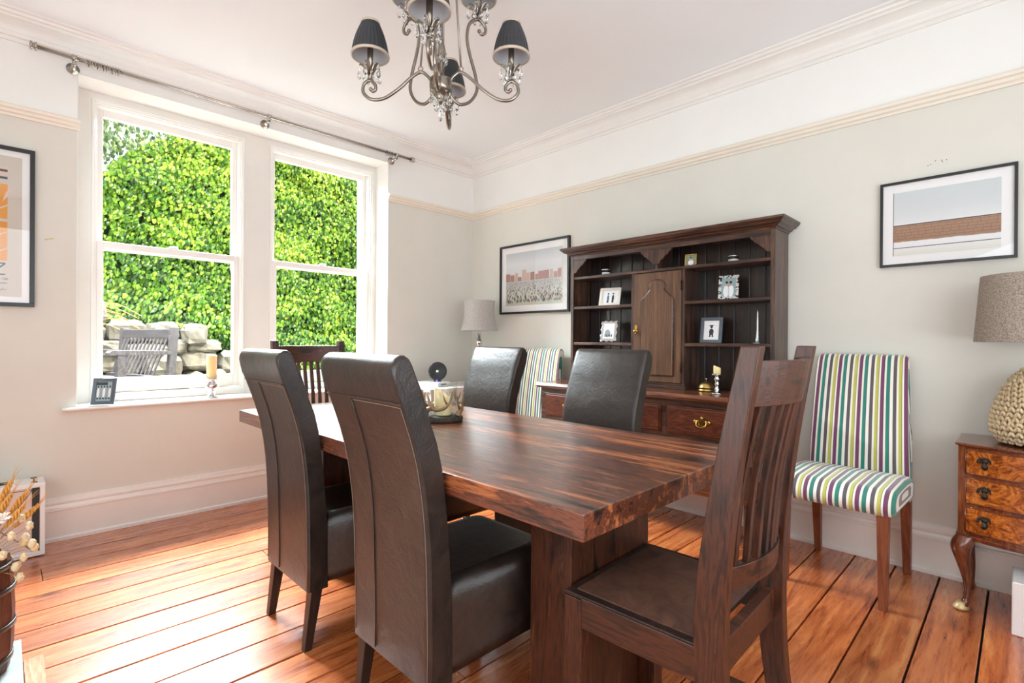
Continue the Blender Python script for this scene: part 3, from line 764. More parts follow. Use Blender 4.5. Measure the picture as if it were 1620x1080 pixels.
def m_print(name, stops, speck=None, brick=None):
    mt, nt, bs = newmat(name); bs.inputs['Roughness'].default_value = .6
    tc = nt.nodes.new('ShaderNodeTexCoord'); sx = nt.nodes.new('ShaderNodeSeparateXYZ'); nt.links.new(tc.outputs['Generated'], sx.inputs[0])
    mp = coords(nt, (1, 1, 3), 'Generated'); n = noisetex(nt, mp, 6, 4, .6)
    ml = nt.nodes.new('ShaderNodeMath'); ml.operation = 'MULTIPLY_ADD'; ml.inputs[1].default_value = .05; nt.links.new(n.outputs['Fac'], ml.inputs[0]); nt.links.new(sx.outputs['Z'], ml.inputs[2])
    rp = nt.nodes.new('ShaderNodeValToRGB'); e = rp.color_ramp.elements
    e[0].position = stops[0][0]; e[0].color = lin(stops[0][1]); e[1].position = stops[-1][0]; e[1].color = lin(stops[-1][1])
    for p, c in stops[1:-1]:
        q_ = e.new(p); q_.color = lin(c)
    nt.links.new(ml.outputs[0], rp.inputs[0]); nt.links.new(rp.outputs[0], bs.inputs['Base Color'])
    return mt
M['art_coast'] = m_print('pale_landscape_print', [(.0, (222, 222, 206)), (.10, (232, 232, 228)), (.22, (236, 238, 240)), (.235, (236, 238, 240)), (.245, (158, 120, 94)), (.50, (168, 130, 104)), (.505, (236, 238, 238)), (.53, (226, 229, 230)), (.7, (214, 219, 222)), (1, (206, 215, 216))])
M['art_town'] = m_print('misty_town_print', [(0, (198, 200, 178)), (.25, (206, 208, 198)), (.45, (186, 188, 188)), (.55, (214, 216, 218)), (.8, (226, 228, 232)), (1, (196, 202, 206))])
M['brickline'] = plain('print_line_brown', (120, 74, 52), .7)
def c_coast(t, xa, xb, za, zb, y):
    o = MB().box(xa, xb, y, y+.001, za, zb).build('print', M['art_coast'], t)
    b = MB(); rl = random.Random(5); H_ = zb-za; zl = za+.22*H_; zh = za+.47*H_
    k = 0; z = zl+.012
    while z < zh:
        b.box(xa, xb, y-.0006, y, z, z+.0012); x = xa+rl.uniform(0, .03)
        while x < xb: b.box(x, x+.0012, y-.0006, y, z, min(z+.014, zh)); x += .03+rl.uniform(-.004, .004)
        z += .015
    b.build('terracotta_rows', M['brickline'], o)
    b = MB().box(xa, xb, y-.0006, y, za+.115*H_, za+.125*H_).box(xa, xb, y-.0006, y, zh, zh+.004).box(xa, xa+.002, y-.0006, y, za, zb)
    b.build('ink_lines', M['ink'], o)
M['art_red'] = plain('print_brick_red', (172, 128, 116), .7); M['art_blue'] = plain('print_slate_blue', (110, 116, 126), .7); M['art_pink'] = plain('print_pale_pink', (204, 178, 170), .7)
def c_town(t, xa, xb, za, zb, y):
    o = MB().box(xa, xb, y, y+.001, za, zb).build('print', M['art_town'], t)
    rl = random.Random(9); b = MB(); H_ = zb-za; x = xa
    while x < xb-.03:
        w = min(rl.uniform(.03, .075), xb-x); h = rl.uniform(.03, .075)*(1.5 if rl.random() < .2 else 1)
        b.box(x, x+w, y-.0006, y, za+.46*H_, za+.46*H_+h, rl.choice([0, 1, 2, 2])); x += w+rl.uniform(0, .01)
    b.build('painted_blocks', [M['art_red'], M['art_blue'], M['art_pink']], o)
    b = MB()
    for k in range(420):
        v = rl.random()**1.3; z = za+.02+(.46*H_-.03)*v; s = .020*(1.15-v*.75); x = rl.uniform(xa+.005, xb-.01)
        b.box(x, x+s*.28, y-.0006, y, z, z+s, rl.choice([0, 0, 0, 1, 2]))
    b.build('dark_dabs', [M['ink'], M['art_blue'], M['art_red']], o)
wall_picture('framed_print', 3.506, 1.508, 1.935, .506, 'thin black frame on the wall above the striped chair, print with a terracotta band', c_coast, .012, .042, group=None)
wall_picture('framed_print', .811, 1.357, 1.967, .802, 'black-framed pale print with many small dark dabs, partly behind the dresser', c_town, .018, .055)
# poster on window wall (faces +x): local x runs along -y ... rotation +90deg maps local -y to +x
M['beige'] = plain('poster_beige', (206, 198, 186), .7); M['orange'] = plain('poster_orange', (226, 152, 52), .7); M['blush'] = plain('poster_blush', (226, 196, 180), .7)
def glyph(b, ch, x, z, h, y, th, w=None):
    w = w or h*.6
    def seg(x0, z0, x1, z1):
        d = Vector((x1-x0, 0, z1-z0)); n = Vector((-d.z, 0, d.x)).normalized()*th/2; p = Vector((x0, y, z0)); q = Vector((x1, y, z1))
        o_ = Vector((0, .0006, 0)); v = [p-n, q-n, q+n, p+n]
        b.add([a-o_ for a in v]+v, [(0, 1, 2, 3), (4, 7, 6, 5), (0, 4, 5, 1), (1, 5, 6, 2), (2, 6, 7, 3), (3, 7, 4, 0)])
    S = {'Z': [(0, 1, 1, 1), (1, 1, 0, 0), (0, 0, 1, 0)], '1': [(.5, 0, .5, 1), (.5, 1, .25, .8)], '2': [(0, 1, 1, 1), (1, 1, 1, .5), (1, .5, 0, 0), (0, 0, 1, 0)],
         '0': [(0, 0, 1, 0), (1, 0, 1, 1), (1, 1, 0, 1), (0, 1, 0, 0)], 'A': [(0, 0, .5, 1), (.5, 1, 1, 0), (.2, .4, .8, .4)]}
    for a_, b_, c_, d_ in S[ch]: seg(x+a_*w, z+b_*h, x+c_*w, z+d_*h)
def c_poster(t, xa, xb, za, zb, y):
    o = MB().box(xa, xb, y, y+.001, za, zb).build('print', M['beige'], t)
    xr = xb-.055
    b = MB()
    b.box(xa+.05, xr, y-.0006, y, zb-.10, zb-.06, 1)
    b.box(xa+.05, xr, y-.0006, y, zb-.33, zb-.15, 0); b.box(xa+.05, xr, y-.0006, y, zb-.55, zb-.345, 0)
    rl = random.Random(2)
    for zc in (zb-.2, zb-.27, zb-.42, zb-.5):
        for k in range(5):
            xc = xr-.02-.06*k+rl.uniform(-.02, .02); a = rl.uniform(.5, 1.2)
            pts = [(xc+r_*cos(a)*.05-s_*.008, zc+r_*sin(a)*.05) for r_, s_ in ((-1, 0), (-.3, -1), (1, 0), (.2, 1))]
            b.prism(pts, y-.0012, y-.0005, 'y', 1)
    b.build('cut_out_shapes', [M['orange'], M['blush']], o)
    b = MB()
    for k in range(6): b.box(xa+.05, xr, y-.0012, y-.0005, zb-.085-.038*k-(.0 if k < 2 else .02), zb-.073-.038*k-(.0 if k < 2 else .02)) if k in (0, 1) else b.box(xa+.05, xr-.035, y-.0016, y-.0010, zb-.10-.045*k, zb-.088-.045*k)
    b.build('dark_stripes', M['black'], o)
    b = MB(); glyph(b, 'Z', xr-.062, za+.115, .058, y, .007, .055)
    for i, ch in enumerate('120'): glyph(b, ch, xr-.022+.009*i, za+.088, .009, y, .0018, .0065)
    b.box(xr-.12, xr, y-.0006, y, za+.071, za+.073).box(xr-.12, xr, y-.0006, y, za+.066, za+.0675)
    b.tube(curve([(xr-.035, y-.001, za+.03), (xr-.028, y-.001, za+.042), (xr-.024, y-.001, za+.03), (xr-.016, y-.001, za+.044), (xr-.012, y-.001, za+.032), (xr, y-.001, za+.042)], 4), .0009, 5)
    b.build('lettering', M['black'], o)
wall_picture('framed_poster', -3.103-.3, 1.284, 2.12, .6, 'black-framed beige poster with orange shapes and the letter Z, cut off at the left', c_poster, .02, .03, wall='left', cat='framed poster')

def stand_frame(name, loc, rz, w, h, fr, frm, label, paint, lean=R(14), mat=.0, wavy=False, extra=None):
    t = empty(name, loc, rz, label=label, cat='photo frame')
    Mx = Matrix.Rotation(-lean, 4, 'X'); d = .010
    b = MB()
    if wavy:
        out = []; nn = 64
        for k in range(nn):
            a = 4*k/nn; s_ = int(a); f_ = a-s_; wv = .004*sin(f_*pi*6)
            out.append([(-w/2+w*f_, -wv), (w/2+wv, h*f_), (w/2-w*f_, h+wv), (-w/2-wv, h-h*f_)][s_])
        b.prism(out, -d, 0, 'y', M=Mx)
    else:
        b.box(-w/2, w/2, -d, 0, 0, fr, M=Mx).box(-w/2, w/2, -d, 0, h-fr, h, M=Mx).box(-w/2, -w/2+fr, -d, 0, fr, h-fr, M=Mx).box(w/2-fr, w/2, -d, 0, fr, h-fr, M=Mx)
        b.box(-w/2+.002, w/2-.002, -.003, 0, .002, h-.002, M=Mx)
    fo = b.build('frame', frm, t, bevel=.0012)
    if extra: extra(t, w, h, fr, Mx, -d)
    b = MB(); yy = -d-.0004 if wavy else -.0045
    b.box(-w/2+fr, w/2-fr, yy, yy+.001, fr, h-fr, 0, M=Mx)
    mats = [M['paper']]+paint(b, w-2*fr-2*mat, h-2*fr-2*mat, fr+mat, yy, Mx)
    b.build('photograph', mats, t)
    MB().box(-.012, .012, 0, .003, 0, h*.7, M=Matrix.Translation((0, .0, 0)) @ Matrix.Translation((0, h*.7*sin(lean)+h*.28, 0)) @ Matrix.Rotation(R(22), 4, 'X')).build('easel_back', M['black'], t)
    return t
pm = {k: plain('photo_'+k, c, .5) for k, c in dict(skin=(206, 158, 134), white=(236, 236, 236), grey=(150, 156, 160), dark=(50, 52, 58), blue=(96, 124, 162), green=(128, 140, 118), teal=(150, 172, 176)).items()}
def blob(b, x, z, rx, rz_, y, mi, Mx): b.prism([(x+rx*cos(2*pi*k/14), z+rz_*sin(2*pi*k/14)) for k in range(14)], y, y+.0004, 'y', mi, M=Mx)
def p_couple(b, w, h, z0, y, Mx, bgm='green'):
    b.box(-w/2, w/2, y-.0005, y, z0, z0+h, 1, M=Mx)
    for s in (-1, 1):
        blob(b, s*w*.16, z0+h*.3, w*.2, h*.32, y-.001, 2, Mx); blob(b, s*w*.13, z0+h*.68, w*.10, h*.12, y-.0015, 3, Mx); blob(b, s*w*.14, z0+h*.76, w*.10, h*.07, y-.002, 4, Mx)
    return [pm['teal'], pm['white'], pm['skin'], pm['dark']]
def p_small(b, w, h, z0, y, Mx):
    b.box(-w/2, w/2, y-.0005, y, z0, z0+h, 1, M=Mx)
    blob(b, 0, z0+h*.25, w*.3, h*.28, y-.001, 2, Mx); blob(b, 0, z0+h*.62, w*.15, h*.17, y-.0015, 3, Mx); blob(b, 0, z0+h*.74, w*.14, h*.08, y-.002, 4, Mx)
    return [pm['green'], pm['white'], pm['skin'], pm['dark']]
def p_sketch(b, w, h, z0, y, Mx):
    for s, mi in ((-.12, 2), (.18, 1)):
        blob(b, s*w, z0+h*.38, w*.07, h*.26, y-.001, mi, Mx); blob(b, s*w, z0+h*.74, w*.05, h*.07, y-.001, 1, Mx); b.box(s*w-.008, s*w+.006, y-.001, y, z0+.004, z0+h*.2, 1, M=Mx)
    return [pm['dark'], pm['blue']]
def p_grey(b, w, h, z0, y, Mx):
    b.box(-w/2, w/2, y-.0005, y, z0, z0+h, 1, M=Mx); blob(b, -w*.1, z0+h*.35, w*.26, h*.25, y-.001, 2, Mx); blob(b, w*.1, z0+h*.62, w*.12, h*.16, y-.001, 1, Mx)
    for k in range(5): blob(b, -w*.3+k*w*.15, z0+h*.2, w*.04, h*.1, y-.0015, 3, Mx)
    return [pm['white'], pm['grey'], pm['dark']]
def p_child(b, w, h, z0, y, Mx):
    b.box(-w*.36, w*.36, y-.0005, y, z0+h*.08, z0+h*.92, 1, M=Mx)
    blob(b, 0, z0+h*.42, w*.15, h*.17, y-.001, 2, Mx); blob(b, 0, z0+h*.68, w*.09, h*.08, y-.001, 2, Mx); blob(b, 0, z0+h*.75, w*.17, h*.025, y-.0014, 2, Mx)
    for s in (-1, 1): b.box(s*w*.08-w*.045, s*w*.08+w*.045, y-.001, y, z0+h*.18, z0+h*.34, 2, M=Mx); blob(b, s*w*.10, z0+h*.17, w*.07, h*.025, y-.0012, 2, Mx)
    return [pm['white'], pm['dark']]
def p_group(b, w, h, z0, y, Mx):
    b.box(-w/2, w/2, y-.0005, y, z0, z0+h, 1, M=Mx); b.box(-w/2, w*.2, y-.0008, y, z0+h*.82, z0+h*.97, 3, M=Mx)
    for k in range(5):
        x = -w*.38+k*w*.19; blob(b, x, z0+h*.42, w*.085, h*.26, y-.001, [2, 4][k % 2], Mx); blob(b, x, z0+h*.74, w*.05, h*.06, y-.0015, 3, Mx); blob(b, x, z0+h*.14, w*.06, h*.05, y-.0015, 3, Mx)
    return [pm['teal'], pm['white'], pm['dark'], pm['grey']]
M['checker'] = None
def m_mosaic():
    mt, nt, bs = newmat('black_mother_of_pearl_mosaic'); mp = coords(nt, (1, 1, 1)); vo = nt.nodes.new('ShaderNodeTexVoronoi'); vo.inputs['Scale'].default_value = 95
    nt.links.new(mp.outputs[0], vo.inputs['Vector']); rp = ramp(nt, [(.42, lin((24, 24, 26))), (.5, lin((214, 212, 206)))]); nt.links.new(vo.outputs['Color'], rp.inputs[0]); nt.links.new(rp.outputs[0], bs.inputs['Base Color']); bs.inputs['Roughness'].default_value = .25
    return mt
M['checker'] = m_mosaic()
M['limed'] = plain('limed_white_frame', (232, 222, 212), .4)
stand_frame('photo_frame', (1.700, -.175, 1.373), R(12), .158, .132, .018, M['limed'], 'landscape white photo frame on the upper left dresser shelf', p_sketch, lean=R(16))
stand_frame('photo_frame', (1.692, -.175, 1.1185), R(12), .118, .150, .018, M['silver'], 'wavy-edged silver photo frame on the lower left dresser shelf', p_grey, wavy=True, lean=R(16))
stand_frame('photo_frame', (2.536, -.170, 1.373), R(14), .112, .152, .016, M['checker'], 'black and pearl patterned photo frame on the dresser, above the slate-grey frame', p_couple, lean=R(16))
stand_frame('photo_frame', (2.440, -.185, 1.113), R(5), .130, .158, .020, M['slate'], 'slate-grey photo frame on the lower right dresser shelf with small dark figure', p_child, lean=R(10))
stand_frame('photo_frame', (-.005, -2.81, .7325), R(62), .115, .155, .020, M['slate'], 'dark grey photo frame leaning on the window sill', p_group, lean=R(15))
# clock-like gold frame on the top shelf
t = stand_frame('photo_frame', (2.312, -.19, 1.591), R(6), .072, .076, .007, M['brass'], 'tiny gold-edged photo frame on the top dresser shelf', p_small, lean=R(6))
# glass jars
def jar(loc, label):
    t = empty('glass_jar', loc, label=label, cat='jar', group='small glass jars on the top dresser shelf')
    MB().lathe([(.026, 0), (.036, .005), (.039, .017), (.035, .028), (.030, .031)], (0, 0, 0), 20).build('bowl', M['beaker'], t)
    MB().lathe([(.012, .003), (.028, .004), (.029, .017), (.010, .018)], (0, 0, 0), 16).build('contents', M['white_lac'], t)
    MB().lathe([(.032, .031), (.034, .034), (.034, .039), (.024, .043), (.002, .044)], (0, 0, 0), 20).build('lid', M['silver'], t)
jar((1.680, -.19, 1.591), 'small lidded glass jar on the left half of the top dresser shelf')
jar((2.566, -.17, 1.591), 'small lidded glass jar on the right half of the top dresser shelf')
# silver spire
t = empty('spire_ornament', (2.712, -.19, 1.113), label='slender silver spire ornament on the lower right dresser shelf', cat='ornament')
MB().lathe([(.030, 0), (.030, .003), (.016, .006), (.012, .02), (.009, .04), (.0065, .075), (.006, .08), (.0055, .12), (.0045, .15), (.004, .154), (.0035, .175), (.0012, .205)], (0, 0, 0), 12).build('tower', M['silver'], t)
# reception bell
t = empty('desk_bell', (2.425, -.21, .823), label='round brass desk bell on the dresser worktop', cat='bell')
MB().lathe([(.046, 0), (.047, .008), (.042, .014), (.040, .016)], (0, 0, 0), 28).build('base', M['brassdull'], t)
MB().lathe([(.034, .018), (.045, .019), (.044, .024), (.038, .038), (.026, .050), (.012, .056), (.004, .057)], (0, 0, 0), 28).build('dome', M['brassdull'], t)
MB().lathe([(.003, .057), (.003, .070), (.006, .071), (.006, .076), (.002, .078)], (0, 0, 0), 12).build('plunger', M['chrome'], t)
def candlestick(loc, label, ch, cr, slant, s=1.0, kind=0):
    t = empty('candlestick', loc, label=label, cat='candlestick')
    if kind == 0:
        pr = [(.034, 0), (.034, .004), (.022, .010), (.011, .018), (.016, .026), (.010, .034), (.009, .046), (.015, .056), (.010, .064), (.014, .078), (.018, .086), (.010, .096), (.012, .104), (.032, .109), (.033, .113), (.002, .114)]
    else:
        pr = [(.050, 0), (.050, .003), (.030, .010), (.020, .020), (.020, .026), (.024, .030), (.022, .038), (.030, .046), (.044, .066), (.042, .086), (.030, .100), (.024, .106), (.046, .116), (.048, .124), (.002, .125)]
    MB().lathe([(r_*s, z*s) for r_, z in pr], (0, 0, 0), 28).build('holder', M['chrome'], t)
    zt = pr[-1][1]*s; n = 20; top = [(cr*cos(2*pi*k/n), cr*sin(2*pi*k/n), zt+ch+slant*cos(2*pi*k/n+2.6)) for k in range(n)]
    MB().loft([[(cr*cos(2*pi*k/n), cr*sin(2*pi*k/n), zt) for k in range(n)], top], 0, True).build('candle', M['wax'], t, bevel=.003)
    MB().tube([(0, 0, zt+ch-.006), (0, 0, zt+ch+.008)], .0012, 6).build('wick', M['black'], t)
candlestick((2.535, -.315, .823), 'turned chrome candlestick with slanted candle on the dresser worktop', .042, .020, .008)
candlestick((-.035, -2.238, .7325), 'mercury silver candle holder with cream pillar candle on the window sill', .155, .030, .004, 1.0, 1)

# ------------------------------------------------------------ hurricane candle holder with antlers on the table
t = empty('candle_holder', (1.995, -1.868, .7705), label='glass hurricane candle holder ringed with antlers on the dining table', cat='candle holder')
MB().lathe([(.083, 0), (.088, .006), (.087, .020), (.080, .024)], (0, 0, 0), 32).build('base', M['bark'], t)
MB().lathe([(.062, .025), (.064, .026), (.064, .165), (.0625, .1665), (.061, .165), (.061, .030)], (0, 0, 0), 40, caps=False).build('glass_cylinder', M['beaker'], t)
n = 24
MB().loft([[(.038*cos(2*pi*k/n), .038*sin(2*pi*k/n), .026) for k in range(n)], [(.038*cos(2*pi*k/n), .038*sin(2*pi*k/n), .112+.030*cos(2*pi*k/n-3.6)) for k in range(n)]], 0, True).build('candle', M['wax'], t, bevel=.003)
b = MB()
for a0, s in ((R(-75), 1), (R(45), 1), (R(165), 1)):
    def pt(a, r_, z): return (r_*cos(a), r_*sin(a), z)
    b.tube(curve([pt(a0-.55, .078, .026), pt(a0-.3, .082, .052), pt(a0, .080, .062), pt(a0+.4, .080, .058), pt(a0+.8, .082, .068), pt(a0+1.05, .086, .10), pt(a0+1.1, .090, .135)], 5), [.013-.009*k/30 for k in range(31)], 8)
    b.tube(curve([pt(a0+.1, .080, .062), pt(a0-.02, .088, .085), pt(a0-.12, .092, .125)], 5), [.010-.008*k/10 for k in range(11)], 8)
    b.tube(curve([pt(a0+.9, .082, .078), pt(a0+.75, .088, .098), pt(a0+.68, .090, .12)], 5), [.006-.0045*k/10 for k in range(11)], 8)
    b.tube(curve([pt(a0-.3, .082, .05), pt(a0-.6, .088, .075), pt(a0-.75, .092, .12)], 5), [.008-.0065*k/10 for k in range(11)], 8)
b.build('antlers', M['antler'], t)

# ------------------------------------------------------------ small table in the corner, lamp, devices
t = empty('side_table', (.33, -.50, 0), label='pale side table in the far corner beneath the small lamp', cat='side table')
MB().box(-.24, .24, -.40, .42, .715, .74).build('top', M['stretch_table'], t, bevel=.003)
for sx_ in (-1, 1):
    for sy in (-1, 1): MB().box(sx_*.215-.02, sx_*.215+.02, sy*.37-.02, sy*.37+.02, 0, .715).build('leg', M['stretch_table'], t, bevel=.002)
MB().box(-.215, .215, -.37, .37, .46, .48).build('shelf', M['stretch_table'], t, bevel=.002)
MB().box(-.2, .2, -.37, .37, .62, .715).build('apron', M['stretch_table'], t)
t = empty('set_top_box', (.30, -.68, .741), R(20), label='flat white media box with black front slot on the corner side table', cat='media box')
MB().box(-.11, .11, -.09, .09, 0, .035).build('case', M['white_lac'], t, bevel=.003)
MB().box(.1095, .1105, -.05, .03, .010, .022).build('slot', M['black'], t)
t = empty('round_speaker', (.335, -.66, .777), R(40), label='round black disc device with pale centre dot, left of the corner lamp', cat='speaker')
Mx = Matrix.Translation((0, 0, .085)) @ Matrix.Rotation(R(82), 4, 'X')
MB().lathe([(.004, -.008), (.070, -.008), (.078, -.004), (.078, .004), (.070, .008), (.004, .008)], (0, 0, 0), 36, M=Mx).build('disc', M['black'], t)
tag(MB().lathe([(.001, .008), (.011, .0085), (.010, .011), (.001, .0115)], (0, 0, 0), 16, M=Mx).build('centre_dot', M['white_lac'], t), label='pale centre dot')
M['bluelight'] = plain('blue_led', (60, 40, 255), .4); bsd = M['bluelight'].node_tree.nodes['Principled BSDF']; bsd.inputs['Emission Color'].default_value = (.15, .06, 1, 1); bsd.inputs['Emission Strength'].default_value = 2.5
MB().box(-.03, .03, -.02, .02, 0, .010).build('foot', M['black'], t, bevel=.002)
tag(MB().sphere((.0, -.024, .008), .008, 6).build('indicator_light', M['bluelight'], t), label='blue indicator light')

t = empty('table_lamp', (.40, -.26, .741), label='small lamp with flared silver-grey fabric shade in the far corner', cat='lamp')
MB().lathe([(.06, 0), (.06, .010), (.03, .02), (.018, .04), (.030, .07), (.045, .10), (.050, .15), (.040, .20), (.018, .235), (.026, .26), (.034, .28), (.022, .30), (.012, .315), (.020, .335), (.030, .36), (.026, .38), (.012, .395), (.010, .45)], (0, 0, 0), 28).build('base', M['chrome'], t)
def shade(name, r0, r1, h, z0, m_out, m_in, t, n=40, flare=0, pleat=0, trim=None, scal=0):
    b = MB(); th = .002
    prof = []
    for k in range(9):
        f_ = k/8; r_ = r0+(r1-r0)*f_-flare*sin(pi*f_); prof.append((r_, z0+h*f_))
    def ring(r_, z, pl): return [(r_*(1+pl*(1 if k % 2 else -1))*cos(2*pi*k/n), r_*(1+pl*(1 if k % 2 else -1))*sin(2*pi*k/n), z) for k in range(n)]
    b.loft([ring(r_, z, pleat) for r_, z in prof], 0, True, False)
    b.loft([ring(r_-.0035, z, 0) for r_, z in prof], 1, True, False)
    b.loft([ring(prof[0][0], prof[0][1], 0), ring(prof[0][0]-.0035, prof[0][1], 0)], 0, False, False)
    b.loft([ring(prof[-1][0], prof[-1][1], 0), ring(prof[-1][0]-.0035, prof[-1][1], 0)], 0, False, False)
    o = b.build(name, [m_out, m_in], t)
    if trim:
        tb = MB()
        for (r_, z), d in ((prof[0], .0035), (prof[-1], .003)):
            tb.lathe([(r_-.002, z-d), (r_+.002, z-d), (r_+.0025, z), (r_+.002, z+d*1.6), (r_-.002, z+d*1.6), (r_-.002, z-d)], (0, 0, 0), 40, caps=False)
        tb.build('braid_trim', trim, o)
    return o
shade('lamp_shade', .162, .138, .262, .465, M['silk'], M['shade_in'], t, flare=.016)

# ------------------------------------------------------------ bow-fronted chest on the right, rope lamp, white box
def chest():
    t = empty('chest_of_drawers', (3.83, -.04, 0), label='small walnut bow-fronted chest of drawers on cabriole legs at the right edge', cat='chest of drawers')
    hw = .245; D = .30; bowd = .065
    def front(x, extra=0): return -D-bowd*(1-(x/hw)**2)-extra
    def slab(za, zb, g, mi=0, ex=0):
        n = 16; pts = [(hw+g, 0), (-hw-g, 0)]
        for k in range(n+1):
            x = -hw-g+2*(hw+g)*k/n; pts.append((x, -D-bowd*(1-(x/(hw+g))**2)-g-ex))
        return [(x, y, za) for x, y in pts], [(x, y, zb) for x, y in pts]
    b = MB(); b.loft(list(slab(.315, .690, 0)), 0, False); b.build('carcass', M['walnut_side'], t, bevel=.002)
    b = MB(); b.loft(list(slab(.690, .702, .010)), 0, False); b.build('top', M['cabriole'], t, bevel=.004, seg=3)
    b = MB(); b.loft(list(slab(.300, .320, .006)), 0, False); b.build('base_moulding', M['cabriole'], t, bevel=.004)
    for za, zb in ((.335, .438), (.456, .560), (.578, .678)):
        n = 16; x0 = -hw+.025; x1 = hw-.025; rings = []
        for k in range(n+1):
            x = x0+(x1-x0)*k/n; rings.append([(x, front(x)-.006, za), (x, front(x)-.006, zb), (x, front(x)+.01, zb), (x, front(x)+.01, za)])
        d = MB().loft(rings, 0, False).build('drawer', M['walnut_burr'], t, bevel=.002)
        bd = MB()
        for z in (za, zb): bd.tube([(x0+(x1-x0)*k/n, front(x0+(x1-x0)*k/n)-.007, z) for k in range(n+1)], .0025, 6)
        for x in (x0, x1): bd.tube([(x, front(x)-.007, za), (x, front(x)-.007, zb)], .0025, 6)
        bd.build('cock_beading', M['cabriole'], d)
        for x in (-hw+.085, hw-.085):
            y = front(x)-.007; zc = (za+zb)/2+.006; h = MB()
            for q in range(7):
                a = pi*q/6; h.sphere((x+.020*cos(a), y-.003, zc+.016*sin(a)), .006, 5, sc_=(1, .5, 1))
            h.sphere((x, y-.003, zc+.004), .011, 6, sc_=(1, .4, 1)).lathe([(.002, .0), (.004, -.006), (.010, -.016), (.011, -.024), (.006, -.031), (.002, -.034)], (x, y-.011, zc+.004), 12)
            h.build('handle', M['darkbrass'], d)
    # cabriole legs
    for sx_ in (-1, 1):
        for fr_ in (1, 0):
            bx_, by = sx_*(hw-.030), (-D+.0 if fr_ else -.035)
            dx, dy = sx_*.7, (-.7 if fr_ else .0)
            prf = [(.0, .315, .034), (.018, .285, .037), (.026, .255, .034), (.020, .215, .026), (.008, .165, .019), (-.002, .115, .014), (-.004, .070, .012), (.004, .038, .013), (.018, .022, .020), (.026, .012, .024), (.026, .0, .020)]
            if not fr_: prf = [(.0, .315, .026), (.006, .27, .024), (.006, .2, .018), (-.004, .12, .013), (-.004, .07, .012), (.002, .035, .015), (.008, .018, .022), (.008, .0, .018)]
            ps = curve([(o_, z, r_) for o_, z, r_ in prf], 4)
            MB().loft([[(bx_+dx*p.x+p.z*cos(2*pi*k/12), by+dy*p.x+p.z*sin(2*pi*k/12), p.y) for k in range(12)] for p in ps], 0, True).build('leg', M['cabriole'], t)
            if fr_:
                b = MB().lathe([(.014, .0), (.026, .004), (.027, .012), (.018, .024), (.013, .034)], (bx_+dx*.024, by+dy*.024, 0), 14)
                tag(b.build('foot_cap', M['scuffed'], kids(t)[-1]), label='pale scuffed metal foot cap')
chest()
t = empty('table_lamp', (3.835, -.215, .703), label='large lamp with tweed drum shade and knotted rope body on the small chest', cat='lamp')
b = MB(); b.lathe([(.10, 0), (.10, .012), (.02, .013)], (0, 0, 0), 30); b.build('base', M['cabriole'], t)
b = MB(); zs = []; nrow = 16
def rr_body(f_):  return .128+.030*sin(pi*min(1, f_*1.25)**.8)*(1 if f_ < .8 else 1)-.085*max(0, f_-.35)**1.2*1.9
b.lathe([(.118, .012), (.140, .05), (.142, .10), (.130, .16), (.108, .22), (.080, .27), (.050, .305), (.02, .315)], (0, 0, 0), 30)
bodyp = curve([(.128, .018, 0), (.150, .05, 0), (.152, .10, 0), (.140, .16, 0), (.118, .22, 0), (.090, .27, 0), (.058, .305, 0)], 6)
acc = 0; last = bodyp[0]; rows = [bodyp[0]]
for p in bodyp:
    if (p-rows[-1]).length > .0165: rows.append(p)
for i, p in enumerate(rows):
    cnt = max(8, int(2*pi*p.x/.026))
    for k in range(cnt):
        for s in (-1, 1):
            a = 2*pi*(k+.5*(i % 2))/cnt; da = s*.30*2*pi/cnt
            c = Vector((p.x*cos(a+da), p.x*sin(a+da), p.y)); tn = Vector((-sin(a), cos(a), 0))
            dr = (tn*s*.6+Vector((0, 0, 1))*1.0).normalized(); rd = Vector((cos(a), sin(a), 0))
            b.tube([c-dr*.013-rd*.003, c-dr*.007+rd*.003, c+dr*.007+rd*.003, c+dr*.013-rd*.003], [.003, .0065, .0065, .003], 6)
b.build('rope_body', M['rope'], t)
MB().tube([(0, 0, .31), (0, 0, .40)], .008, 10).build('stem', M['brassdull'], t)
shade('lamp_shade', .212, .192, .278, .425, M['linen'], M['shade_in'], t)
t = tag(MB().box(3.752, 4.02, -.47, -.27, 0, .205).build('storage_box', M['white_lac'], bevel=.004), 'plain pale grey box on the floor at the right edge', 'box')

# ------------------------------------------------------------ left foreground: hearth, barrel of dried flowers, white cabinet on the floor
tag(MB().box(1.178, 2.75, -3.75, -3.172, .0005, .012).build('hearth_slab', M['hearth'], bevel=.002), 'grey-green slate hearth slab at the lower left corner', 'hearth')
M['border'] = wood('hearth_border_pine', [(170, 96, 60), (206, 136, 98), (226, 168, 134)], 'x', 3, .35, 8, .3)
tag(MB().box(1.34, 2.79, -3.170, -3.118, .0005, .006).build('hearth_border', M['border'], bevel=.002), 'reddish wooden border strip beside the hearth slab', 'wood strip')

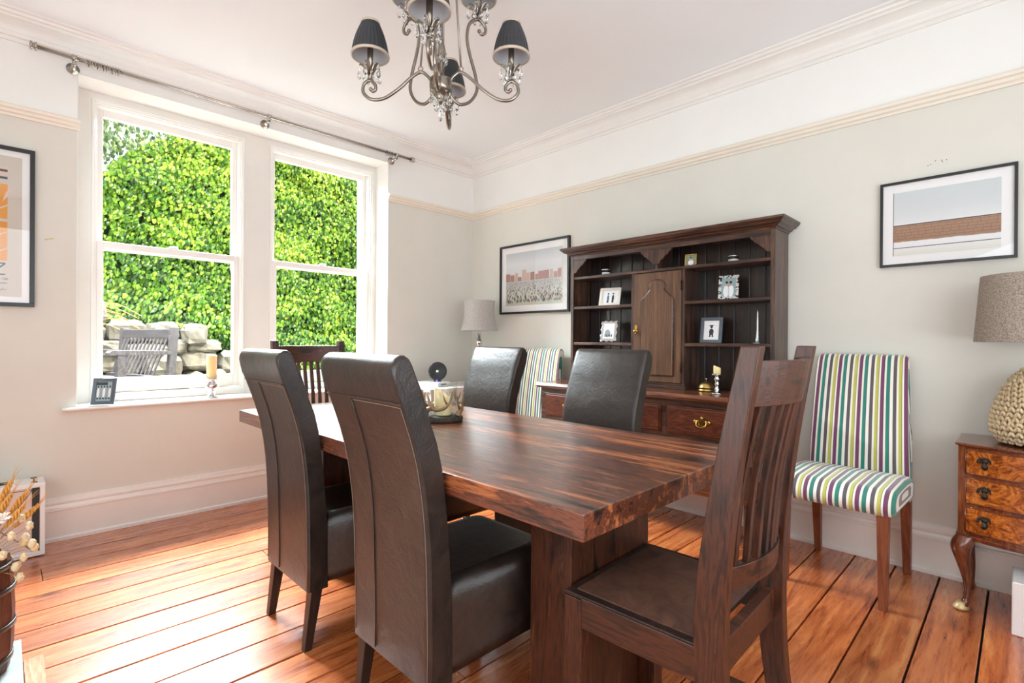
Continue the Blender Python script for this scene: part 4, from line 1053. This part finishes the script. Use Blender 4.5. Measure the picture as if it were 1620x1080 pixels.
t = empty('barrel', (1.352, -3.322, .0125), label='dark stave barrel with metal hoops standing on the hearth', cat='barrel')
b = MB(); n = 16; zs = [0, .08, .2, .3, .385]; rs = [.118, .129, .132, .128, .117]
for k in range(n):
    a0 = 2*pi*k/n+.012; a1 = 2*pi*(k+1)/n-.012; rings = []
    for r_, z in zip(rs, zs): rings.append([(r_*cos(a0), r_*sin(a0), z), (r_*cos(a1), r_*sin(a1), z), ((r_-.014)*cos(a1), (r_-.014)*sin(a1), z), ((r_-.014)*cos(a0), (r_-.014)*sin(a0), z)])
    b.loft(rings, 0, False)
b.lathe([(.10, .01), (.11, .02), (.002, .02)], (0, 0, 0), 16)
b.build('staves', M['barrel'], t)
for z, r_ in ((.045, .127), (.155, .1345), (.275, .1335), (.350, .1255)):
    MB().lathe([(r_-.003, z-.008), (r_+.001, z-.008), (r_+.0015, z+.008), (r_-.003, z+.008), (r_-.003, z-.008)], (0, 0, 0), 36, caps=False).build('hoop', M['iron'], t)
# dried flowers
M['wheat'] = plain('dried_wheat', (206, 150, 72), .8, nscale=60, namt=.25); M['cream'] = plain('cream_seed_head', (224, 200, 160), .85, nscale=80, namt=.2, bmp=.5)
M['rust'] = plain('rust_flower', (196, 112, 60), .8, nscale=60, namt=.25); M['purple'] = plain('purple_flower', (142, 56, 120), .8); M['stem'] = plain('dried_stem', (160, 126, 78), .8); M['whiteflower'] = plain('white_straw_flower', (236, 224, 214), .8, nscale=60, namt=.1)
t = empty('dried_flower_bunch', (1.352, -3.322, .36), label='bunch of dried wheat and seed heads in the barrel', cat='dried flowers')
fr = random.Random(11)
st = MB(); ti = 0
def stemto(p, r_=.0016):
    a = Vector((p[0]*.22, p[1]*.22, -.05)); mid = (a+Vector(p))/2+Vector((0, 0, .03)); st.tube(curve([a, mid, p], 5), r_, 5)
ears = [(.01, .085, .155), (.04, .105, .13), (.0, .115, .16), (-.03, .09, .19), (.05, .07, .17), (-.02, .13, .11), (.0, .04, .19), (.06, .02, .16), (-.06, .05, .15), (.02, -.05, .18), (-.05, -.06, .15)]
for p in ears:
    p = Vector(p); stemto(p)
    w = MB(); d = (p*1.0+Vector((0, 0, .02))).normalized()
    for i in range(14):
        c = p+d*(i*.0065); s = .0052*(1-.5*abs(i/7-1))
        for q2 in range(3):
            an = i*1.1+q2*2.1; o1 = d.orthogonal().normalized(); o2 = d.cross(o1); w.sphere(c+(o1*cos(an)+o2*sin(an))*s*1.1, s, 4, sc_=(.8, .8, 1.7))
    for i in range(6): 
        c = p+d*.085; w.tube([c, c+(d+Vector((fr.uniform(-.3, .3), fr.uniform(-.3, .3), .2)))*.045], [.0008, .0003], 4)
    w.build('wheat_ear', M['wheat'], t)
heads = [(.02, .165, .115), (.01, .155, .075), (.03, .172, .055), (.00, .180, .03), (-.02, .150, .05), (.05, .150, .02), (.07, .13, .0), (.03, .135, -.01), (.09, .14, -.03), (.05, .12, .10), (-.03, .12, .12), (.08, .10, .05), (.1, .08, .03), (.11, .05, .0), (.0, .145, .14)]
for i, p in enumerate(heads):
    stemto(p, .001); w = MB().sphere(p, .0105+.003*fr.random(), 8, sc_=(.85, .85, 1.25))
    for k in range(26):
        d = Vector((fr.gauss(0, 1), fr.gauss(0, 1), fr.gauss(0, 1))).normalized(); w.sphere(Vector(p)+Vector((d.x*.0095, d.y*.0095, d.z*.013)), .0032, 3)
    w.build('seed_head', M['cream'], t)
for i in range(12):
    a = fr.uniform(-pi, pi); q = fr.uniform(.02, .12); p = Vector((q*cos(a), q*sin(a), .09+fr.uniform(-.02, .08))); stemto(p)
    m_ = [M['rust'], M['whiteflower'], M['purple'], M['whiteflower'], M['rust']][i % 5]; w = MB().sphere(p, .010, 6)
    for k in range(22):
        an = 2*pi*k/11; el = .3 if k < 11 else .9; d = Vector((cos(an)*cos(el), sin(an)*cos(el), sin(el))); sd = Vector((-sin(an), cos(an), 0))*.006
        w.add([p+d*.006-sd, p+d*.026-sd*.4+Vector((0, 0, .003)), p+d*.03, p+d*.026+sd*.4+Vector((0, 0, .003)), p+d*.006+sd], [(0, 1, 2, 3, 4)])
    w.build('flower_head', m_, t)
st.build('stems', M['stem'], t)

# white box with black corner bars and diagonal wires, against the window wall
t = empty('white_case', (.135, -3.5, 0), label='white box with black upright strips and diagonal wires on floor below the poster', cat='case')
MB().box(-.085, .075, -.42, .435, .004, .375).box(.075, .083, -.42, .435, .355, .375).box(.075, .083, -.42, .435, .004, .028).box(.075, .083, .415, .435, .028, .355).box(.075, .083, -.42, -.40, .028, .355).build('body', M['white_lac'], t, bevel=.002)
M['panelpink'] = plain('case_panel', (226, 208, 200), .35)
MB().box(.0752, .0765, -.40, .415, .028, .355).build('front_panel', M['panelpink'], t)
for y in (-.15, .125, .385): MB().box(.0765, .0815, y, y+.028, .030, .352).build('upright_strip', M['black'], t)
w = MB(); w.tube([(.079, -.40, .345), (.079, .415, .345)], .0014, 5)
for (ya, za, yb, zb) in ((.385, .343, .27, .16), (.150, .343, .27, .16), (.125, .343, -.01, .13), (-.12, .343, -.01, .13), (.27, .16, .385, .04), (.27, .16, .15, .04)): w.tube([(.0795, ya, za), (.0795, yb, zb)], .0016, 5)
w.build('wires', M['cord'], t)
MB().box(-.03, .02, -.25, .30, .3755, .3815).tube([(-.005, .26, .38), (-.005, .26, .384)], .02, 12).build('top_handle', M['black'], t, bevel=.002)
b = MB()
for y in (.395, .155, -.12): b.tube([(-.06, y, .377), (.05, y, .377)], .003, 6).tube([(-.06, y-.012, .377), (-.06, y+.012, .377)], .003, 6).tube([(.05, y-.012, .377), (.05, y+.012, .377)], .003, 6)
b.build('top_pins', M['darkbrass'], t)

# ------------------------------------------------------------ chandelier
def chandelier():
    C0 = Vector((2.078, -1.953, 0)); t = empty('chandelier', C0, label='nickel two-tier chandelier with black pleated shades and crystal drops over the table', cat='chandelier')
    met = M['pewter']
    b = MB().lathe([(.004, 2.09), (.010, 2.10), (.020, 2.118), (.030, 2.135), (.044, 2.142), (.046, 2.160), (.046, 2.182), (.044, 2.192), (.030, 2.198), (.014, 2.205), (.010, 2.23), (.016, 2.26), (.022, 2.30), (.014, 2.34), (.009, 2.36), (.009, 2.56), (.018, 2.60), (.009, 2.64), (.009, 2.76), (.05, 2.775), (.06, 2.795), (.06, 2.81)], (0, 0, 0), 24)
    b.build('stem', met, t)
    lat = Vector((sin(yaw), -cos(yaw), 0)); dep = Vector((cos(yaw), sin(yaw), 0))
    def arm(direction, pts, rad=.0068, flat=.7):
        d = direction.normalized(); side = Vector((-d.y, d.x, 0))
        P_ = curve([Vector((d.x*s, d.y*s, z)) for s, z in pts], 7)
        n = len(P_); rd = [rad*(1 if k < n-8 else 1-.35*(k-(n-8))/8) for k in range(n)]
        b = MB(); b.tube(P_, rd, 10, flat=1.0); b.sphere(P_[-1], rad*1.25, 6); return b.build('arm', met, t)
    def candle_unit(a, pos, rimz, sw=.075, st_=.036, sh=.132):
        # cup with petals
        z0 = pos.z
        b = MB().lathe([(.004, 0), (.012, .004), (.007, .012), (.010, .022), (.017, .034), (.012, .036)], pos, 14)
        for k in range(5):
            an = 2*pi*k/5+.3; d = Vector((cos(an), sin(an), 0)); sd = Vector((-sin(an), cos(an), 0)); rings = []
            for f_, (r_, z, w_) in enumerate([(.010, .018, .005), (.016, .036, .009), (.026, .052, .010), (.038, .060, .006), (.044, .056, .002)]):
                c = pos+d*r_+Vector((0, 0, z)); nrm = Vector((0, 0, .0016)); rings.append([c-sd*w_-nrm, c+sd*w_-nrm, c+sd*w_+nrm, c-sd*w_+nrm])
            b.loft(rings, 0, True)
        cup = b.build('cup', met, a)
        h = rimz+.05-z0
        MB().lathe([(.012, .03), (.0125, h), (.010, h+.002)], pos, 16).build('candle_sleeve', met, a)
        MB().lathe([(.011, h+.002), (.016, h+.004), (.016, h+.018), (.010, h+.02), (.009, h+.03), (.014, h+.045), (.009, h+.07), (.001, h+.085)], pos, 14).build('bulb', M['shade_in'] if False else M['black'], a)
        n = 56; prof = []
        b = MB()
        for k in range(7):
            f_ = k/6; prof.append((sw+(st_-sw)*f_+.006*sin(pi*f_), rimz-z0+sh*f_))
        def ring(r_, z, pl): return [pos+Vector((r_*(1+pl*(1 if k % 2 else -1))*cos(2*pi*k/n), r_*(1+pl*(1 if k % 2 else -1))*sin(2*pi*k/n), z)) for k in range(n)]
        b.loft([ring(r_, z, .014) for r_, z in prof], 0, False, False); b.loft([ring(r_-.003, z, 0) for r_, z in prof], 1, True, False)
        s = b.build('shade', [M['pleat'], M['shade_in']], a)
        for (r_, z), d in ((prof[0], .005), (prof[-1], .004)):
            MB().lathe([(r_-.003, z-d), (r_+.002, z-d), (r_+.003, z), (r_+.002, z+d), (r_-.003, z+d), (r_-.003, z-d)], pos, 44, caps=False).build('braid_trim', M['shade_trim'], a)
        for k in range(5):
            an = 2*pi*k/5+.3; p = pos+Vector((cos(an), sin(an), 0))*.044+Vector((0, 0, .052))
            drop(a, p, .046)
        for k in range(5):
            an = 2*pi*(k+.5)/5+.3; p = pos+Vector((cos(an), sin(an), 0))*.030+Vector((0, 0, .026)); drop(a, p, .026)
    drops = {}
    def drop(par, p, L_):
        if L_ not in drops:
            b = MB(); drop_mesh(b, Vector((0, 0, 0)), L_); o = b.build('crystal_drop', M['crystal'], par); drops[L_] = o
        else:
            o = drops[L_].copy(); COL.objects.link(o); o.parent = par
        o.location = p
    def drop_mesh(b, p, L_):
        b.sphere(p-Vector((0, 0, .006)), .005, 4)
        b.lathe([(.0005, 0), (.003, -.006), (.0075, -.5*L_), (.0085, -.68*L_), (.006, -.88*L_), (.0008, -L_)], p-Vector((0, 0, .011)), 6, smooth=False)
    low = [(.038, 2.185), (.055, 2.207), (.083, 2.222), (.124, 2.197), (.173, 2.152), (.233, 2.113), (.285, 2.109), (.318, 2.137), (.314, 2.172), (.290, 2.186), (.270, 2.170), (.268, 2.150), (.280, 2.142), (.287, 2.150)]
    for d in (lat, -lat, dep, -dep):
        a = arm(d, low); candle_unit(a, Vector((d.x*.290, d.y*.290, 2.190)), 2.288)
    up = [(.030, 2.160), (.045, 2.135), (.085, 2.112), (.135, 2.135), (.168, 2.190), (.160, 2.255), (.135, 2.33), (.120, 2.40), (.132, 2.465), (.172, 2.497), (.205, 2.478), (.208, 2.452), (.190, 2.438), (.178, 2.448)]
    for an in (R(32), R(148), R(-90)):
        d = lat*cos(an)+dep*sin(an); a = arm(d, up); candle_unit(a, Vector((d.x*.175, d.y*.175, 2.500)), 2.585)
    for k in range(4):
        d = (lat, -lat, dep, -dep)[k]; b = MB()
        b.tube([d*.083+Vector((0, 0, 2.245)), d*.050+Vector((0, 0, 2.70)), d*.012+Vector((0, 0, 2.765))], .0042, 8)
        rg = ringmesh(.009, .0022, 14, 6); b2 = MB(); b2.v = [Vector((d.x*.083, d.y*.083, 2.234))+Vector((v.x*d.x, v.x*d.y, v.z)) if True else v for v in rg.v]
        b.add([Vector((d.x*.083, d.y*.083, 2.236))+Vector((d.x*v.x-d.y*v.y, d.y*v.x+d.x*v.y, v.z)) for v in rg.v], rg.f, 0, True)
        b.build('support_rod', met, t)
    for k in range(8):
        an = 2*pi*k/8; p = Vector((.040*cos(an), .040*sin(an), 2.140)); drop(t, p, .036)
    for k in range(5):
        an = 2*pi*k/5; p = Vector((.018*cos(an), .018*sin(an), 2.108)); drop(t, p, .036)
    drop(t, Vector((0, 0, 2.09)), .06); 
    for k in range(10):
        an = 2*pi*k/10; drop(t, Vector((.022*cos(an), .022*sin(an), 2.30)), .036)
chandelier()

# small marks on the paintwork
b = MB()
for (x, z) in ((3.442, 1.996), (3.452, 1.999), (3.470, 2.013), (3.494, 2.010), (3.497, 2.002), (3.512, 2.008)): b.tube([(x, -.0006, z), (x, .0, z)], .0022, 8)
tag(b.build('screw_holes', M['darkgap']), 'cluster of tiny dark screw holes in wall above the terracotta-banded print', 'wall holes', kind='stuff')
M['filler'] = plain('cream_filler', (214, 196, 160), .9)
b = MB().prism([(-3.066, 1.655), (-3.058, 1.651), (-3.045, 1.658), (-3.028, 1.662), (-3.022, 1.669), (-3.034, 1.670), (-3.048, 1.664), (-3.060, 1.662)], 0, .0008, 'x')
tag(b.build('filler_patch', M['filler']), 'small cream filler smear on the wall between the poster and window', 'wall mark')

# ------------------------------------------------------------ outdoors
GZ = .33
M['paving'] = plain('garden_paving', (110, 105, 96), .9, nscale=3, namt=.15)
tag(MB().box(-7.5, -.5, -7, 5, GZ-.3, GZ).build('garden_ground', M['paving']), kind='structure')
M['leafdark'] = plain('ivy_underlay', (26, 44, 16), .9, nscale=5, namt=.4)  # dark green base surface under the ivy leaves
def bank_x(y, z):
    base = -3.35-.30*max(0, z-1.1)
    return base+.30*noise.noise(Vector((0, y*.8, z*.9)))+.14*noise.noise(Vector((3, y*2.6, z*2.8)))
def top_z(y): return 2.95+1.3*max(0, min(1, (y+2.5)/1.3))+.35*noise.noise(Vector((9, y*1.3, 0)))
b = MB(); g = []; ny, nz = 60, 34
for i in range(ny+1):
    y = -5+8.5*i/ny; tz = top_z(y)-.1
    for j in range(nz+1):
        z = GZ+(tz-GZ)*j/nz; g.append((bank_x(y, z)-.10, y, z))
b.add(g, [(i*(nz+1)+j, (i+1)*(nz+1)+j, (i+1)*(nz+1)+j+1, i*(nz+1)+j+1) for i in range(ny) for j in range(nz)], 0, True)
# depth behind so it is a solid bank
g2 = []
for i in range(ny+1):
    y = -5+8.5*i/ny; tz = top_z(y)-.1; g2 += [(bank_x(y, tz)-.10, y, tz), (bank_x(y, tz)-2.2, y, tz-.1), (bank_x(y, tz)-2.2, y, GZ)]
b.add(g2, [(i*3+k, i*3+k+1, (i+1)*3+k+1, (i+1)*3+k) for i in range(ny) for k in range(2)], 0, True)
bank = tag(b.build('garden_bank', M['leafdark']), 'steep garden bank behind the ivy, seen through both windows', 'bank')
def m_leaf(name, cols):
    mt, nt, bs = newmat(name)
    g_ = nt.nodes.new('ShaderNodeAttribute'); g_.attribute_name = 'tint'
    rp = ramp(nt, [(i/(len(cols)-1), lin(c)) for i, c in enumerate(cols)]); nt.links.new(g_.outputs['Fac'], rp.inputs[0])
    bs.inputs['Roughness'].default_value = .38; nt.links.new(rp.outputs[0], bs.inputs['Base Color'])
    tr = nt.nodes.new('ShaderNodeBsdfTranslucent'); nt.links.new(rp.outputs[0], tr.inputs[0])
    mx = nt.nodes.new('ShaderNodeMixShader'); mx.inputs[0].default_value = .3; out = nt.nodes['Material Output']
    nt.links.new(bs.outputs[0], mx.inputs[1]); nt.links.new(tr.outputs[0], mx.inputs[2]); nt.links.new(mx.outputs[0], out.inputs[0]); return mt
M['ivy'] = m_leaf('ivy_leaves', [(34, 66, 20), (78, 122, 30), (138, 172, 44), (196, 208, 84)])
M['treeleaf'] = m_leaf('tree_leaves', [(96, 124, 84), (140, 164, 110), (190, 204, 140)])
def leaf(V_, F_, T_, p, nrm, down, s, t_):
    sd = nrm.cross(down).normalized(); b0 = len(V_); n_ = nrm*s*.18
    V_ += [p, p+sd*s*.42+down*s*.28-n_, p+sd*s*.30+down*s*.72-n_*.6, p+down*s*1.15-n_*.2, p-sd*s*.30+down*s*.72-n_*.6, p-sd*s*.42+down*s*.28-n_, p+down*s*.55+n_*.5]
    F_ += [(b0, b0+1, b0+6), (b0+1, b0+2, b0+6), (b0+2, b0+3, b0+6), (b0+3, b0+4, b0+6), (b0+4, b0+5, b0+6), (b0+5, b0, b0+6)]
    T_ += [t_]*6
def leafobj(name, V_, F_, T_, mat, **k):
    me = bpy.data.meshes.new(name); me.from_pydata([tuple(v) for v in V_], [], F_); me.materials.append(mat)
    a = me.attributes.new('tint', 'FLOAT', 'FACE'); a.data.foreach_set('value', T_)
    o = bpy.data.objects.new(name, me); COL.objects.link(o); return tag(o, **k)
lr = random.Random(21); V_, F_, T_ = [], [], []
def wall_top(y): return 1.37-.14*(y+2.6)-.04*sin(y*5) if y < -1.75 else max(.45, 1.25-.75*(y+1.75))
cnt = 0
while cnt < 40000:
    y = lr.uniform(-3.6, 2.3); z = lr.uniform(.5, 4.6)
    if z > top_z(y)+.05: continue
    if z < wall_top(y)-.03+.05*lr.random(): continue
    x = bank_x(y, z)+lr.uniform(-.09, .05)+.07*(((z+.25*y+.15*noise.noise(Vector((y*2, z*2, 1))))*5.5) % 1)
    # tiers: clumps hanging like shingles
    nrm = Vector((1, lr.gauss(0, .35), lr.gauss(.25, .35))).normalized(); dn = Vector((.35+lr.gauss(0, .2), lr.gauss(-.45, .25), -1)).normalized()
    dn = (dn-nrm*dn.dot(nrm)*.6).normalized()
    leaf(V_, F_, T_, Vector((x, y, z)), nrm, dn, lr.uniform(.036, .068), min(1, max(0, lr.gauss(.40+.12*(z-2)*.8+.3*noise.noise(Vector((y*1.7, z*2.2, 5))), .22)))); cnt += 1
leafobj('ivy', V_, F_, T_, M['ivy'], label='dense bright green climbing ivy filling the view through both windows', cat='ivy', kind='stuff')
# garden tree above the ivy at left
t = empty('garden_tree', (-5.4, -3.3, GZ), label='pale leafy tree above the ivy in the upper left of the window', cat='tree')
b = MB(); b.tube(curve([(0, 0, 0), (.05, .1, 1.6), (-.05, .3, 3.2), (.1, .5, 4.4)], 5), [.13-.005*k for k in range(16)], 10)
tips = []
for k in range(16):
    a = lr.uniform(-pi, pi); z = lr.uniform(2.8, 4.4); e = Vector((cos(a)*lr.uniform(.6, 1.3), .4+sin(a)*lr.uniform(.6, 1.6), z+lr.uniform(.3, .9))); tips.append(e)
    b.tube(curve([(0, .3, z-.3), (e.x*.5, .3+e.y*.4, z+.2), e], 4), [.03-.003*q for q in range(9)], 6)
b.build('trunk', plain('tree_bark', (110, 98, 86), .9, nscale=20, namt=.2), t)
V_, F_, T_ = [], [], []
for k in range(5200):
    e = lr.choice(tips); p = e+Vector((lr.gauss(0, .30), lr.gauss(0, .34), lr.gauss(-.1, .30)))
    leaf(V_, F_, T_, p, Vector((lr.gauss(.6, .6), lr.gauss(0, .6), lr.gauss(.3, .6))).normalized(), Vector((lr.gauss(0, .5), lr.gauss(0, .5), -1)).normalized(), lr.uniform(.05, .09), lr.random())
o = leafobj('leaves', V_, F_, T_, M['treeleaf']); o.parent = t
# dry stone wall: irregular lumps in one wall
M['rock'] = plain('pale_field_stone', (112, 105, 92), .9, nscale=9, namt=.45, bmp=.8)
b = MB(); sr = random.Random(4)
z = GZ-.05
while z < 1.45:
    hrow = sr.uniform(.15, .30); y = -4.2+sr.uniform(0, .2)
    while y < 1.6:
        w_ = sr.uniform(.16, .42); 
        if z+hrow*.5 < wall_top(y+w_/2)+.10:
            c = Vector((-3.12+sr.uniform(-.06, .06), y+w_/2, z+hrow/2+sr.uniform(-.03, .03))); n = 7; rings = []
            sd_ = Vector((sr.random()*50, 0, 0))
            for i in range(n+1):
                th = pi*i/n; ring = []
                for k in range(14):
                    ph = 2*pi*k/14; d = Vector((sin(th)*cos(ph), sin(th)*sin(ph), cos(th)))
                    d = Vector([math.copysign(abs(q_)**.62, q_) for q_ in d]); f_ = 1+.30*noise.noise(d*1.6+sd_)
                    ring.append(c+Vector((d.x*.16*f_, d.y*w_*.52*f_, d.z*hrow*.54*f_)))
                rings.append(ring)
            b.loft(rings, 0, False, True)
        y += w_
    z += hrow*.92
tag(b.build('stone_wall', M['rock']), 'rough dry stone wall below the ivy outside the left window', 'wall')
# dry twigs
b = MB()
for k in range(12):
    p = Vector((-3.0, -2.75+sr.uniform(-.2, .25), 1.30+sr.uniform(-.03, .2))); b.tube(curve([p, p+Vector((.1, .15, -.02+sr.uniform(-.05, .05))), p+Vector((.12, .35, sr.uniform(-.2, -.05)))], 4), .004, 5)
tag(b.build('dry_twigs', M['stem']), 'tangle of dry twigs on the stone wall at lower left of window', 'twigs', kind='stuff')
# garden bench, facing -y
def bench():
    x0, x1 = -2.22, -1.30; t = empty('garden_bench', (-1.69, -2.515, GZ), R(15), label='weathered grey slatted garden bench with arms outside the left window', cat='bench')
    cx, cy = (x0+x1)/2, -2.4; g = GZ; mt = M['bench']
    def L(x, y, z): return (x-cx, y-cy, z-g)
    for x in (x0, x1):
        xa, xb = (x, x+.055) if x == x0 else (x-.055, x)
        r1 = [L(xa, -2.235, g), L(xb, -2.235, g), L(xb, -2.18, g), L(xa, -2.18, g)]
        r2 = [L(xa, -2.235, .78), L(xb, -2.235, .78), L(xb, -2.18, .78), L(xa, -2.18, .78)]
        r3 = [L(xa, -2.205, 1.215), L(xb, -2.205, 1.215), L(xb, -2.15, 1.215), L(xa, -2.15, 1.215)]
        MB().loft([r1, r2, r3], 0, False).build('back_post', mt, t, bevel=.004)
        a = L(xa, -2.60, g); c = L(xb, -2.54, .985); MB().box(a[0], c[0], a[1], c[1], a[2], c[2]).build('front_leg', mt, t, bevel=.003)
        pts = [(-2.66-cy, .985-g), (-2.66-cy, 1.005-g), (-2.64-cy, 1.025-g), (-2.4-cy, 1.022-g), (-2.21-cy, 1.015-g), (-2.21-cy, .985-g)]
        MB().prism(pts, xa-.012-cx, xb+.012-cx, 'x').build('armrest', mt, t, bevel=.004)
        a = L(xa, -2.54, .70); c = L(xb, -2.23, .765); MB().box(a[0], c[0], a[1], c[1], a[2], c[2]).build('side_rail', mt, t)
    a = L(x0+.05, -2.205, 1.125); c = L(x1-.05, -2.17, 1.20); MB().box(a[0], c[0], a[1], c[1], a[2], c[2]).build('top_rail', mt, t, bevel=.004)
    a = L(x0+.05, -2.335, .786); c = L(x1-.05, -2.305, .81); MB().box(a[0], c[0], a[1], c[1], a[2], c[2]).build('bottom_rail', mt, t, bevel=.003)
    n = 12
    for k in range(n):
        x = x0+.10+(x1-x0-.20)*k/(n-1); p = L(x, -2.315, .79); q = L(x, -2.195, 1.13)
        MB().loft([[(p[0]-.012, p[1]-.005, p[2]), (p[0]+.012, p[1]-.005, p[2]), (p[0]+.012, p[1]+.005, p[2]), (p[0]-.012, p[1]+.005, p[2])], [(q[0]-.012, q[1]-.005, q[2]), (q[0]+.012, q[1]-.005, q[2]), (q[0]+.012, q[1]+.005, q[2]), (q[0]-.012, q[1]+.005, q[2])]], 0, False).build('back_slat', mt, t)
    for k in range(6):
        y = -2.60+.062*k; a = L(x0+.0, y, .765); c = L(x1, y+.052, .785); MB().box(a[0], c[0], a[1], c[1], a[2], c[2]).build('seat_slat', mt, t, bevel=.002)
bench()
